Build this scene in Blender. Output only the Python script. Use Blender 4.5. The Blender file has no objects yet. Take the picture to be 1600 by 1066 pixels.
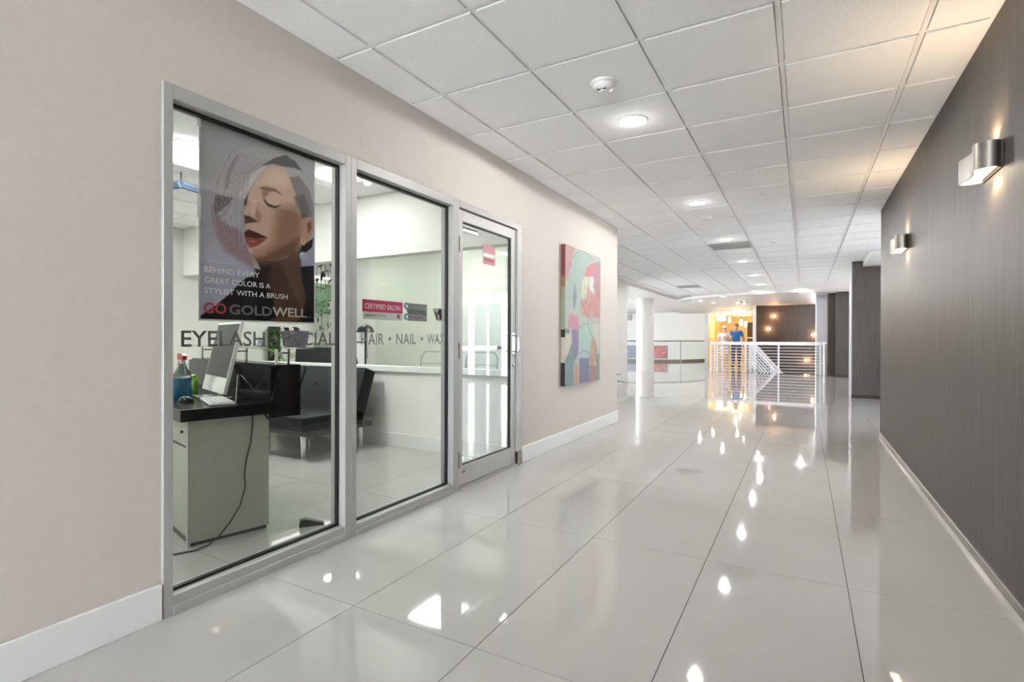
import bpy, bmesh, math, random
import numpy as np
from mathutils import Vector, Matrix
random.seed(7); np.random.seed(7)
S = bpy.context.scene
COL = S.collection

# ------------------------------------------------------------------ camera
F0, YAW, PITCH, ROLL, EYE = 816.1, 0.5100, -0.0036, 0.0027, 1.108
_f = Vector((-math.sin(YAW)*math.cos(PITCH), math.cos(YAW)*math.cos(PITCH), math.sin(PITCH)))
_r = Vector((math.cos(YAW), math.sin(YAW), 0)); _u = _r.cross(_f)
RGT = _r*math.cos(ROLL) + _u*math.sin(ROLL); UPV = -_r*math.sin(ROLL) + _u*math.cos(ROLL); FWD = _f
cam = bpy.data.cameras.new('camera'); camo = bpy.data.objects.new('camera', cam); COL.objects.link(camo)
cam.sensor_width = 36; cam.lens = F0/1600*36; cam.clip_start = 0.02; cam.clip_end = 200
camo.matrix_world = Matrix(((RGT.x, UPV.x, -FWD.x, 0), (RGT.y, UPV.y, -FWD.y, 0), (RGT.z, UPV.z, -FWD.z, EYE), (0, 0, 0, 1)))
S.camera = camo
# photo pixel -> point on a real plane
def ray(a, b): return FWD + RGT*((a-800)/F0) - UPV*((b-533)/F0)
def onx(a, b, x): d = ray(a, b); return Vector((0, 0, EYE)) + d*(x/d.x)
def ony(a, b, y): d = ray(a, b); return Vector((0, 0, EYE)) + d*(y/d.y)
def onz(a, b, z): d = ray(a, b); return Vector((0, 0, EYE)) + d*((z-EYE)/d.z)
def px_arr(P):
    q = P - np.array([0, 0, EYE]); d = q @ np.array(FWD)
    return 800 + F0*(q @ np.array(RGT))/d, 533 - F0*(q @ np.array(UPV))/d

# ------------------------------------------------------------------ world, exposure
W = bpy.data.worlds.new('World'); S.world = W; W.use_nodes = True
bg = W.node_tree.nodes['Background']; bg.inputs[0].default_value = (0.94, 0.97, 1.0, 1); bg.inputs[1].default_value = 13.0
S.view_settings.view_transform = 'Standard'; S.view_settings.look = 'None'; S.view_settings.gamma = 1
S.view_settings.use_curve_mapping = False; S.view_settings.exposure = 1.55
DOWN_W, PANEL_E = 20.0, 15.0

# ------------------------------------------------------------------ helpers
MATS = {}
def mat(name, col, rough=.5, metal=0., spec=.5, emit=None, es=0., ior=1.5, trans=0., coat=0.):
    if name in MATS: return MATS[name]
    m = bpy.data.materials.new(name); m.use_nodes = True; b = m.node_tree.nodes['Principled BSDF']
    b.inputs['Base Color'].default_value = (*col, 1); b.inputs['Roughness'].default_value = rough
    b.inputs['Metallic'].default_value = metal; b.inputs['Specular IOR Level'].default_value = spec
    b.inputs['IOR'].default_value = ior; b.inputs['Transmission Weight'].default_value = trans
    b.inputs['Coat Weight'].default_value = coat
    if emit: b.inputs['Emission Color'].default_value = (*emit, 1); b.inputs['Emission Strength'].default_value = es
    MATS[name] = m; return m
def vary(m, scale=(8, 8, 8), amt=.06, bump=0., detail=3, dist=.002, lo=None):
    """fine procedural colour variation and relief on an existing material"""
    nt = m.node_tree; b = nt.nodes['Principled BSDF']; N = nt.nodes.new; L = nt.links.new
    tc = N('ShaderNodeTexCoord'); mp = N('ShaderNodeMapping'); mp.inputs['Scale'].default_value = scale
    nz = N('ShaderNodeTexNoise'); nz.inputs['Scale'].default_value = 1; nz.inputs['Detail'].default_value = detail
    L(tc.outputs['Object'], mp.inputs[0]); L(mp.outputs[0], nz.inputs['Vector'])
    c = b.inputs['Base Color'].default_value[:3]
    rp = N('ShaderNodeValToRGB'); rp.color_ramp.elements[0].position = .3; rp.color_ramp.elements[1].position = .7
    c0 = lo if lo else [x*(1-amt) for x in c]
    rp.color_ramp.elements[0].color = (*c0, 1); rp.color_ramp.elements[1].color = (*[min(1, x*(1+amt)) for x in c], 1)
    L(nz.outputs['Fac'], rp.inputs[0]); L(rp.outputs[0], b.inputs['Base Color'])
    if bump:
        bp = N('ShaderNodeBump'); bp.inputs['Strength'].default_value = bump; bp.inputs['Distance'].default_value = dist
        L(nz.outputs['Fac'], bp.inputs['Height']); L(bp.outputs[0], b.inputs['Normal'])
    return m
def glass_mat(name, tint, refl_ior=1.5, rough=0.0):
    m = bpy.data.materials.new(name); m.use_nodes = True; nt = m.node_tree; nt.nodes.remove(nt.nodes['Principled BSDF'])
    out = nt.nodes['Material Output']; tr = nt.nodes.new('ShaderNodeBsdfTransparent'); gl = nt.nodes.new('ShaderNodeBsdfGlossy')
    tr.inputs[0].default_value = (*tint, 1); gl.inputs['Roughness'].default_value = rough
    # Schlick reflectance, the same from either side of the thin pane
    N = nt.nodes.new; L = nt.links.new; g = N('ShaderNodeNewGeometry'); dt = N('ShaderNodeVectorMath'); dt.operation = 'DOT_PRODUCT'
    L(g.outputs['Normal'], dt.inputs[0]); L(g.outputs['Incoming'], dt.inputs[1]); f0 = ((refl_ior-1)/(refl_ior+1))**2; prev = dt.outputs['Value']
    for op, v in (('ABSOLUTE', None), ('SUBTRACT', 1.), ('POWER', 5.), ('MULTIPLY', 1-f0), ('ADD', f0)):
        n = N('ShaderNodeMath'); n.operation = op
        if op == 'SUBTRACT': n.inputs[0].default_value = v; L(prev, n.inputs[1])
        else:
            L(prev, n.inputs[0])
            if v is not None: n.inputs[1].default_value = v
        prev = n.outputs[0]
    mx = N('ShaderNodeMixShader'); L(prev, mx.inputs[0]); L(tr.outputs[0], mx.inputs[1]); L(gl.outputs[0], mx.inputs[2]); L(mx.outputs[0], out.inputs[0])
    MATS[name] = m; return m
def vcol_mat(name, rough=.5, spec=.4, emit=0.):
    m = mat(name, (1, 1, 1), rough, 0, spec); nt = m.node_tree; a = nt.nodes.new('ShaderNodeAttribute'); a.attribute_name = 'Col'
    nt.links.new(a.outputs['Color'], nt.nodes['Principled BSDF'].inputs['Base Color'])
    return m

def bm_box(bm, a, b):
    x0, y0, z0 = a; x1, y1, z1 = b
    v = [bm.verts.new(p) for p in ((x0, y0, z0), (x1, y0, z0), (x1, y1, z0), (x0, y1, z0), (x0, y0, z1), (x1, y0, z1), (x1, y1, z1), (x0, y1, z1))]
    for f in ((3, 2, 1, 0), (4, 5, 6, 7), (0, 1, 5, 4), (1, 2, 6, 5), (2, 3, 7, 6), (3, 0, 4, 7)): bm.faces.new([v[i] for i in f])
    return v
def bm_prism(bm, pts, ext):
    """polygon pts (3D list) extruded by vector ext"""
    ext = Vector(ext); a = [bm.verts.new(p) for p in pts]; b = [bm.verts.new(Vector(p)+ext) for p in pts]; n = len(pts)
    bm.faces.new(a[::-1]); bm.faces.new(b)
    for i in range(n): bm.faces.new((a[i], a[(i+1) % n], b[(i+1) % n], b[i]))
def bm_lathe(bm, prof, c=(0, 0, 0), n=20, axis='z'):
    rings = []
    for r, z in prof:
        ring = []
        for k in range(n):
            t = 2*math.pi*k/n; p = (r*math.cos(t), r*math.sin(t), z)
            if axis == 'y': p = (p[0], p[2], p[1])
            if axis == 'x': p = (p[2], p[0], p[1])
            ring.append(bm.verts.new((c[0]+p[0], c[1]+p[1], c[2]+p[2])))
        rings.append(ring)
    for i in range(len(rings)-1):
        for k in range(n): bm.faces.new((rings[i][k], rings[i][(k+1) % n], rings[i+1][(k+1) % n], rings[i+1][k]))
    bm.faces.new(rings[0][::-1]); bm.faces.new(rings[-1])
def bm_tube(bm, pts, r, n=8, closed=False):
    pts = [Vector(p) for p in pts]; rings = []; m = len(pts); ref = None
    for i, p in enumerate(pts):
        if closed: t = pts[(i+1) % m]-pts[i-1]
        else: t = pts[min(i+1, m-1)]-pts[max(i-1, 0)]
        t.normalize()
        if ref is None: ref = Vector((0, 0, 1)) if abs(t.z) < .9 else Vector((1, 0, 0))
        a = t.cross(ref).normalized(); b = a.cross(t).normalized(); ref = b
        rr = r[i] if isinstance(r, (list, tuple)) else r
        rings.append([bm.verts.new(p+(a*math.cos(2*math.pi*k/n)+b*math.sin(2*math.pi*k/n))*rr) for k in range(n)])
    for i in range(m if closed else m-1):
        A, B = rings[i], rings[(i+1) % m]
        for k in range(n): bm.faces.new((A[k], A[(k+1) % n], B[(k+1) % n], B[k]))
    if not closed: bm.faces.new(rings[0][::-1]); bm.faces.new(rings[-1])
def mesh_of(bm, name, smooth=False, bevel=0., seg=2):
    if bevel:
        bmesh.ops.bevel(bm, geom=bm.edges[:], offset=bevel, segments=seg, affect='EDGES', profile=.6, clamp_overlap=True)
    bmesh.ops.recalc_face_normals(bm, faces=bm.faces[:])
    me = bpy.data.meshes.new(name); bm.to_mesh(me); bm.free()
    if smooth:
        for p in me.polygons: p.use_smooth = True
        try: me.set_sharp_from_angle(angle=math.radians(40))
        except Exception: pass
    return me
def put(name, me, m=None, parent=None, world=True):
    o = bpy.data.objects.new(name, me); COL.objects.link(o)
    if m is not None and me is not None and not me.materials: me.materials.append(MATS[m] if isinstance(m, str) else m)
    if parent is not None:
        o.parent = parent
        if world: o.matrix_parent_inverse = parent.matrix_basis.inverted()
    return o
def make(name, fn, m, parent=None, world=True, smooth=False, bevel=0., seg=2):
    bm = bmesh.new(); fn(bm); return put(name, mesh_of(bm, name, smooth, bevel, seg), m, parent, world)
def box(name, a, b, m, parent=None, bevel=0., world=True): return make(name, lambda bm: bm_box(bm, a, b), m, parent, world, False, bevel, 1 if bevel < .004 else 2)
def boxes(name, lst, m, parent=None, bevel=0., world=True): return make(name, lambda bm: [bm_box(bm, *q) for q in lst], m, parent, world, False, bevel, 1)
def tube(name, pts, r, m, parent=None, n=8, world=True, closed=False): return make(name, lambda bm: bm_tube(bm, pts, r, n, closed), m, parent, world, True)
def lathe(name, prof, c, m, parent=None, n=20, world=True, axis='z'): return make(name, lambda bm: bm_lathe(bm, prof, c, n, axis), m, parent, world, True)
def prism(name, pts, ext, m, parent=None, world=True, bevel=0., smooth=False): return make(name, lambda bm: bm_prism(bm, pts, ext), m, parent, world, smooth, bevel, 2)
def tag(o, label, cat, group=None):
    o['label'] = label; o['category'] = cat
    if group: o['group'] = group
    return o
def struct(o, label=None):
    o['kind'] = 'structure'
    if label: o['label'] = label
    return o
def thing(name, label, cat, loc=(0, 0, 0), rotz=0., group=None):
    o = bpy.data.objects.new(name, None); COL.objects.link(o); o.location = loc; o.rotation_euler = (0, 0, rotz); o.empty_display_size = .1
    return tag(o, label, cat, group)
def sroot(name, label=None, loc=(0, 0, 0)):
    o = bpy.data.objects.new(name, None); COL.objects.link(o); o.location = loc; return struct(o, label)
def copy_tree(o, parent=None):
    c = o.copy(); COL.objects.link(c)
    if parent is not None: c.parent = parent
    for ch in list(o.children): copy_tree(ch, c)
    return c
def light(name, kind, loc, energy, col=(1, 1, 1), rot=(0, 0, 0), size=.1, spot=math.radians(150), blend=.6):
    l = bpy.data.lights.new(name, kind); l.energy = energy; l.color = col
    if kind == 'SPOT': l.spot_size = spot; l.spot_blend = blend; l.shadow_soft_size = size
    elif kind == 'POINT': l.shadow_soft_size = size
    elif kind == 'AREA': l.size = size
    o = bpy.data.objects.new(name, l); COL.objects.link(o); o.location = loc; o.rotation_euler = rot; return o
def text_mesh(s, width, height, bold=0.):
    """lettering as flat mesh in local XY, lower left at 0,0, fitted to width x cap height"""
    c = bpy.data.curves.new('lettering', 'FONT'); c.body = s; c.size = 1; c.offset = bold; c.resolution_u = 3; c.extrude = .0
    t = bpy.data.objects.new('lettering_tmp', c); COL.objects.link(t); bpy.context.view_layer.update()
    me = bpy.data.meshes.new_from_object(t.evaluated_get(bpy.context.evaluated_depsgraph_get())); bpy.data.objects.remove(t); bpy.data.curves.remove(c)
    co = np.zeros(len(me.vertices)*3); me.vertices.foreach_get('co', co); co = co.reshape(-1, 3)
    lo, hi = co.min(0), co.max(0); cap = .73 if any(ch in 'QgjJ,' for ch in s) else hi[1]-max(lo[1], -.03)
    co[:, 0] = (co[:, 0]-lo[0])*width/(hi[0]-lo[0]); co[:, 1] = co[:, 1]*height/cap; co[:, 2] = 0
    me.vertices.foreach_set('co', co.ravel()); me.materials.clear(); me.update(); return me
MX_POSX = Matrix(((0, 0, 1, 0), (1, 0, 0, 0), (0, 1, 0, 0), (0, 0, 0, 1)))   # local X->+Y, Y->+Z, Z->+X (read from the corridor)
def text_posx(name, s, x, y0, y1, z, h, m, parent=None, bold=0.):
    o = put(name, text_mesh(s, y1-y0, h, bold), m, None)
    o.data.transform(Matrix.Translation((x, y0, z)) @ MX_POSX)
    if parent is not None: o.parent = parent; o.matrix_parent_inverse = parent.matrix_basis.inverted()
    return o

# ------------------------------------------------------------------ materials
vary(mat('cream_paint', (.60, .548, .495), .55, spec=.3), (30, 30, 30), .015, .05)
vary(mat('white_paint', (.80, .785, .765), .5, spec=.3), (20, 20, 20), .01)
mat('base_white', (.76, .76, .75), .3)
vary(mat('salon_paint', (.68, .68, .64), .55, spec=.3), (15, 15, 15), .015)
mat('salon_green', (.22, .33, .20), .6)
vary(mat('ceiling_tile', (.95, .95, .955), .85, spec=.15), (160, 160, 160), .05, .25, 2, .001)
mat('tee_white', (.92, .92, .92), .4, spec=.3)
vary(mat('floor_tile', (.46, .45, .438), .035, spec=.62, ior=1.55), (2, 2, 2), .02)
mat('grout', (.035, .033, .03), .8)
mat('alu', (.42, .415, .40), .5, metal=.3)
mat('alu_door', (.50, .495, .48), .5, metal=.25)
mat('gasket', (.006, .006, .006), .5)
mat('bronze_hinge', (.16, .13, .10), .4, metal=.8)
mat('steel', (.62, .62, .62), .25, metal=1)
mat('chrome', (.8, .8, .8), .08, metal=1)
mat('brushed_nickel', (.27, .25, .23), .42, metal=1)
mat('black_gloss', (.004, .004, .005), .2, spec=.2)
mat('black_plastic', (.012, .012, .014), .4)
vary(mat('black_leather', (.007, .010, .013), .42, spec=.18), (90, 90, 90), .2, .25, 3, .002)
mat('sofa_frame', (.055, .05, .045), .5)
vary(mat('desk_laminate', (.40, .41, .35), .45), (60, 60, 60), .04)
mat('white_plastic', (.78, .78, .77), .35)
mat('lens', (1, 1, 1), .5, emit=(1, .97, .93), es=16)
mat('panel_lens', (1, 1, 1), .5, emit=(.95, 1, .96), es=PANEL_E)
mat('warm_lens', (1, .9, .75), .5, emit=(1, .80, .55), es=3.4)
mat('glow_bulb', (1, .8, .5), .5, emit=(1, .62, .30), es=14)
mat('pendant_glass', (1, .9, .7), .4, emit=(1, .80, .50), es=4)
vary(mat('yellow_paint', (.76, .61, .36), .6), (10, 10, 10), .03)
mat('lavender_paint', (.50, .49, .53), .5)
mat('dark_brown', (.035, .024, .020), .55)
mat('rail_white', (.78, .78, .82), .3)
mat('rail_steel', (.28, .27, .26), .3, metal=.8)
mat('leaf', (.05, .13, .03), .5); mat('leaf_light', (.16, .28, .06), .5); mat('dark_leaf', (.02, .03, .02), .5)
mat('trunk', (.12, .08, .05), .8); mat('pot_white', (.6, .6, .58), .4)
mat('ribbed_pot', (.20, .18, .24), .5)
glass_mat('clear_glass', (.97, .982, .970)); glass_mat('green_glass', (.95, .972, .94)); glass_mat('rail_glass', (.95, .98, .98)); glass_mat('window_glass', (.97, .98, .98))
def grass_cloth():
    m = mat('grasscloth', (.12, .10, .088), .48, spec=.35); nt = m.node_tree; b = nt.nodes['Principled BSDF']; N = nt.nodes.new; L = nt.links.new
    tc = N('ShaderNodeTexCoord'); out = []
    for sc, det in (((420, 420, 3), 2), ((160, 160, 1.2), 4)):
        mp = N('ShaderNodeMapping'); mp.inputs['Scale'].default_value = sc; nz = N('ShaderNodeTexNoise'); nz.inputs['Scale'].default_value = 1; nz.inputs['Detail'].default_value = det
        L(tc.outputs['Object'], mp.inputs[0]); L(mp.outputs[0], nz.inputs['Vector']); out.append(nz)
    mx = N('ShaderNodeMath'); mx.operation = 'ADD'; L(out[0].outputs['Fac'], mx.inputs[0]); L(out[1].outputs['Fac'], mx.inputs[1])
    rp = N('ShaderNodeValToRGB'); e = rp.color_ramp.elements; e[0].position = .38; e[0].color = (.046, .039, .035, 1); e[1].position = .62; e[1].color = (.112, .101, .093, 1)
    hf = N('ShaderNodeMath'); hf.operation = 'MULTIPLY'; hf.inputs[1].default_value = .5; L(mx.outputs[0], hf.inputs[0]); L(hf.outputs[0], rp.inputs[0]); L(rp.outputs[0], b.inputs['Base Color'])
    bp = N('ShaderNodeBump'); bp.inputs['Strength'].default_value = .35; bp.inputs['Distance'].default_value = .002; L(out[0].outputs['Fac'], bp.inputs['Height']); L(bp.outputs[0], b.inputs['Normal'])
grass_cloth()
def far_floor_mat():
    m = mat('far_floor', (.46, .45, .438), .035, spec=.62, ior=1.55); nt = m.node_tree; b = nt.nodes['Principled BSDF']; N = nt.nodes.new; L = nt.links.new
    g = N('ShaderNodeNewGeometry'); sp = N('ShaderNodeSeparateXYZ'); L(g.outputs['Position'], sp.inputs[0]); lines = []
    for ax, off, per in (('X', .1741, .6), ('Y', 1.5678, 1.2)):
        a = N('ShaderNodeMath'); a.operation = 'SUBTRACT'; a.inputs[1].default_value = off; L(sp.outputs[ax], a.inputs[0])
        w = N('ShaderNodeMath'); w.operation = 'PINGPONG'; w.inputs[1].default_value = per/2; L(a.outputs[0], w.inputs[0])
        c = N('ShaderNodeMath'); c.operation = 'LESS_THAN'; c.inputs[1].default_value = .0015; L(w.outputs[0], c.inputs[0]); lines.append(c)
    mx = N('ShaderNodeMath'); mx.operation = 'MAXIMUM'; L(lines[0].outputs[0], mx.inputs[0]); L(lines[1].outputs[0], mx.inputs[1])
    mc = N('ShaderNodeMix'); mc.data_type = 'RGBA'; mc.inputs[6].default_value = (.46, .45, .438, 1); mc.inputs[7].default_value = (.1, .1, .1, 1)
    L(mx.outputs[0], mc.inputs[0]); L(mc.outputs[2], b.inputs['Base Color'])
far_floor_mat()

# ------------------------------------------------------------------ dimensions
XL, XR, H = -2.21, .77, 2.611
YB, YE, YR = -8.0, 6.86, 7.35        # behind the camera, end of left wall, end of right wall
ST0, ST1, STH = 1.122, 4.108, 2.122  # storefront opening
FX, FY, TX, TY = .1741, 1.5678, .6, 1.2
CX, CY, CT = -.1119, 1.9906, .61
SX0, SY0, SY1 = -7.5, -.9, 6.75      # salon extents
YP = 4.11                            # partition

# ------------------------------------------------------------------ floor
floor = struct(boxes('floor', [((XL-.12, YB, -.15), (XR+.2, YE, -.003)), ((SX0, SY0, -.15), (XL-.12, SY1, -.003)), ((-4.05, YE, -.15), (7, 11.168, -.003)), ((XR+.2, YR, -.15), (7, YE, -.003)) if False else ((-4.05, YE, -.14), (-4.0, YE+.1, -.004))], 'grout'))
_tc = {}
def tile_piece(x0, x1, y0, y1, z0, z1, name, m, parent, key):
    w, d = round(x1-x0, 4), round(y1-y0, 4); k = (key, w, d)
    if k not in _tc:
        bm = bmesh.new(); bm_box(bm, (0, 0, z0), (w, d, z1)); _tc[k] = mesh_of(bm, name); _tc[k].materials.append(MATS[m])
    o = bpy.data.objects.new(name, _tc[k]); COL.objects.link(o); o.location = (x0, y0, 0); o.parent = parent; return o
def clip_cells(x0, x1, y0, y1, ox, oy, sx, sy):
    i0 = math.floor((x0-ox)/sx); i1 = math.ceil((x1-ox)/sx); j0 = math.floor((y0-oy)/sy); j1 = math.ceil((y1-oy)/sy)
    for j in range(j0, j1):
        for i in range(i0, i1):
            a, b = max(x0, ox+i*sx), min(x1, ox+(i+1)*sx); c, d = max(y0, oy+j*sy), min(y1, oy+(j+1)*sy)
            if b-a > .03 and d-c > .03: yield a, b, c, d
G = .0016
for reg in ((XL, XR, -.832, YE), (-4.0, 2.574, YE, 11.168), (SX0, XL-.12, SY0, YP)):
    for a, b, c, d in clip_cells(*reg, FX, FY, TX, TY): tile_piece(a+G, b-G, c+G, d-G, -.01, 0, 'floor_tile', 'floor_tile', floor, 'f')
boxes('far_paving', [((XL, YB, -.15), (XR, -.832, 0)), ((2.574, YR-.4, -.15), (7, 11.168, 0)), ((-14, 13.3, -.15), (-4.0, 19.35, 0)), ((-4.0, 11.168, -.15), (7, 19.35, 0)), ((-14, 19.35, -.15), (-1.7, 33, 0)), ((.45, 19.35, -.15), (1.4, 25, 0)), ((SX0, YP, -.15), (XL-.12, SY1, 0))], 'far_floor', floor)

# ------------------------------------------------------------------ ceiling
ceil = struct(boxes('ceiling', [((XL-.12, YB, H+.02), (XR+.13, YE, H+.3)), ((-14, YE, H+.02), (7, 18.6, H+.3)), ((-14, 18.6, H+.02), (7, 33, H+.3)), ((SX0-.1, SY0, H+.02), (XL-.12, YE, H+.3))], 'tee_white'))
for reg in ((XL, XR, CY-2*CT, YE), (-4.04, 2.2, YE, 18.46)):
    for a, b, c, d in clip_cells(*reg, CX, CY, CT, CT):
        g = .0165; tile_piece(a+g, b-g, c+g, d-g, H-.003, H+.019, 'ceiling_tile', 'ceiling_tile', ceil, 'c')
for i in range(-7, 5):
    x = CX+i*CT
    if XL < x < XR: box('main_runner', (x-.012, CY-2*CT, H+.006), (x+.012, 18.46, H+.018), 'tee_white', ceil)
    elif -4.04 < x < 2.2: box('main_runner', (x-.012, YE, H+.006), (x+.012, 18.46, H+.018), 'tee_white', ceil)
for j in range(-2, 27):
    y = CY+j*CT; a, b = ((XL, XR) if y < YE else (-4.04, 2.2)); box('cross_tee', (a, y-.012, H+.0065), (b, y+.012, H+.018), 'tee_white', ceil)
for a, b in (((XL, CY-2*CT), (XL+.022, YE)), ((XR-.022, CY-2*CT), (XR, YR))): box('wall_angle', (a[0], a[1], H+.001), (b[0], b[1], H+.019), 'tee_white', ceil)
boxes('salon_ceiling_tee', [((SX0, SY0, H+.012), (XL-.12, SY1, H+.02))], 'ceiling_tile', ceil)
for k in range(9):
    x = -7.2+k*.61; box('salon_runner', (x-.012, SY0, H+.004), (x+.012, SY1, H+.014), 'tee_white', ceil)
for k in range(12):
    y = -.6+k*.61; box('salon_cross_tee', (SX0, y-.012, H+.005), (XL-.12, y+.012, H+.014), 'tee_white', ceil)

# ------------------------------------------------------------------ corridor walls
struct(boxes('wall_left', [((XL-.12, YB, 0), (XL, ST0, H+.05)), ((XL-.12, ST0, STH), (XL, ST1, H+.05)), ((XL-.12, ST1, 0), (XL, YE, H+.05))], 'cream_paint'))
struct(box('wall_left_return', (-4.15, YE-.11, 0), (XL-.12, YE, H+.05), 'white_paint'))
struct(box('baseboard_left_near', (XL, YB, 0), (XL+.016, ST0-.004, .142), 'base_white', bevel=.003))
struct(box('baseboard_left_far', (XL, ST1+.004, 0), (XL+.016, YE+.016, .142), 'base_white', bevel=.003))
YW = -4.7
struct(box('wall_right', (XR, YW, .045), (XR+.13, YR, H+.05), 'grasscloth'))
struct(box('wall_right_return', (XR+.13, YR-.13, 0), (7, YR-.005, H+.05), 'white_paint'))
mat('satin_trim', (.36, .34, .32), .3, metal=.9)
struct(box('baseboard_right', (XR-.012, YW, 0), (XR+.12, YR-.01, .047), 'satin_trim', bevel=.003))
# unit wall set back on the left beyond the corridor
struct(box('wall_left_setback', (-4.15, YE, 0), (-4.0, 13.28, H+.05), 'white_paint'))
struct(box('baseboard_left_setback', (-4.0, YE+.01, 0), (-3.986, 13.29, .142), 'base_white'))
# unseen glazing added behind the camera to let daylight into the corridor
wr_ = sroot('added_window_6', None); boxes('window_frame', [((XR, YB, 0), (XR+.1, YW, .1)), ((XR, YB, H-.1), (XR+.1, YW, H+.05))]+[((XR, YB+i*.66-.03, .1), (XR+.1, YB+i*.66+.03, H-.1)) for i in range(6)], 'alu', wr_)  # side glazing added out of view to brighten the near ceiling and walls
for i in range(5): box('pane', (XR+.04, YB+i*.66+.03, .1), (XR+.05, YB+i*.66+.63, H-.1), 'window_glass', wr_)
w = sroot('added_window_3', None); boxes('window_frame', [((XL, YB, 0), (XR, YB+.06, .08)), ((XL, YB, H-.08), (XR, YB+.06, H)), ((XL, YB, 0), (XL+.07, YB+.06, H)), ((XR-.07, YB, 0), (XR, YB+.06, H)), ((-.75, YB, 0), (-.68, YB+.06, H))], 'alu', w)  # end glazing added out of view as a daylight opening
box('pane', (XL+.07, YB+.02, .08), (-.75, YB+.03, H-.08), 'window_glass', w); box('pane', (-.68, YB+.02, .08), (XR-.07, YB+.03, H-.08), 'window_glass', w)

# ------------------------------------------------------------------ storefront
GX = -2.262                                   # glass plane
FXF, FXB = XL+.012, XL-.10                     # frame front and back
def store_window(name, label, y0, y1, m0, m1, sill, panelabel):
    """y0..y1 frame outside, m0/m1 member widths"""
    w = sroot(name, label, ((XL), y0, 0)); zt = STH
    def member(nm, a, b):
        # profile with a front cap, glazing pocket, and gasket
        return box(nm, a, b, 'alu', w, bevel=.002)
    member('jamb', (FXB, y0, 0), (FXF, y0+m0, zt)); 
    if m1: member('jamb', (FXB, y1-m1, 0), (FXF, y1, zt))
    member('head', (FXB, y0+m0, zt-.058), (FXF, y1-m1, zt)); member('sill', (FXB, y0+m0, .0), (FXF-.004, y1-m1, sill))
    member('sill_step', (XL, y0+m0, 0), (FXF+.006, y1-m1, sill*.5))
    ya, yb = y0+m0, y1-m1; g = .011
    boxes('gasket', [((GX-.006, ya, sill), (GX+.016, ya+g, zt-.058)), ((GX-.006, yb-g, sill), (GX+.016, yb, zt-.058)), ((GX-.006, ya, sill), (GX+.016, yb, sill+g)), ((GX-.006, ya, zt-.058-g), (GX+.016, yb, zt-.058))], 'gasket', w)
    p = box('pane', (GX-.005, ya+.004, sill+.004), (GX+.005, yb-.004, zt-.062), 'clear_glass', w); p['label'] = panelabel
    return w
win1 = store_window('window_1', 'large salon shop window carrying the portrait poster', ST0, 2.098, .038, .042, .075, 'glass pane behind the poster')
win2 = store_window('window_2', 'salon shop window beside the glass door', 2.098, 3.140, .042, .072, .06, 'glass pane with stickers')
# door with stiles and rails
door = sroot('door_1', 'aluminium framed glass salon door', (XL, 3.14, 0))
box('jamb', (FXB, 4.03, 0), (FXF, ST1, STH), 'alu', door, bevel=.002); box('head', (FXB, 3.14, STH-.05), (FXF, 4.03, STH), 'alu', door, bevel=.002)
box('threshold', (FXB, 3.14, 0), (FXF+.01, 4.03, .012), 'alu', door)
DX0, DX1 = XL-.052, XL-.006; D0, D1, DT = 3.147, 4.024, 2.064
box('stile', (DX0, D0, .018), (DX1, D0+.062, DT), 'alu_door', door, bevel=.002); box('stile', (DX0, D1-.075, .018), (DX1, D1, DT), 'alu_door', door, bevel=.002)
box('top_rail', (DX0, D0+.062, DT-.082), (DX1, D1-.075, DT), 'alu_door', door, bevel=.002); box('bottom_rail', (DX0, D0+.062, .018), (DX1, D1-.075, .165), 'alu_door', door, bevel=.002)
box('pane', (XL-.034, D0+.058, .16), (XL-.026, D1-.07, DT-.078), 'clear_glass', door)
boxes('gasket', [((XL-.036, D0+.062, DT-.090), (XL-.012, D1-.075, DT-.082)), ((XL-.036, D1-.084, .165), (XL-.012, D1-.075, DT-.082)), ((XL-.036, D0+.062, .165), (XL-.012, D1-.075, .171))], 'gasket', door)
for z in (1.80, 1.02, .22):
    h = make('hinge', lambda bm: [bm_lathe(bm, [(.011, z-.058), (.011, z+.058)], (XL+.004, 3.138, 0), 10), bm_box(bm, (XL-.01, 3.118, z-.056), (XL+.006, 3.158, z+.056))], 'bronze_hinge', door)
pl = box('pull_plate', (DX1, D1-.062, .98), (DX1+.004, D1-.018, 1.16), 'steel', door)
tube('pull_handle', [(DX1, D1-.04, 1.0), (DX1+.045, D1-.04, 1.0), (DX1+.05, D1-.04, 1.02), (DX1+.05, D1-.04, 1.12), (DX1+.045, D1-.04, 1.14), (DX1, D1-.04, 1.14)], .008, 'steel', door)
lathe('lock_cylinder', [(.014, 0), (.014, .008), (.01, .011)], (DX1, D1-.04, .88), 'steel', door, 14, axis='x')
box('closer_arm', (DX0-.03, D0+.05, 1.93), (DX0-.005, D0+.34, 1.965), 'steel', door); box('inner_push_bar', (DX0-.05, D0+.05, 1.02), (DX0-.03, D1-.06, 1.05), 'steel', door)
box('floor_bracket', (XL-.01, 4.03, .0), (FXF+.012, 4.085, .12), 'bronze_hinge', door, bevel=.004)
prism('bottom_badge', [(DX1+.001, D0+.05, .11), (DX1+.001, D0+.10, .112), (DX1+.001, D0+.085, .128)], (.002, 0, 0), 'bronze_hinge', door)

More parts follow.
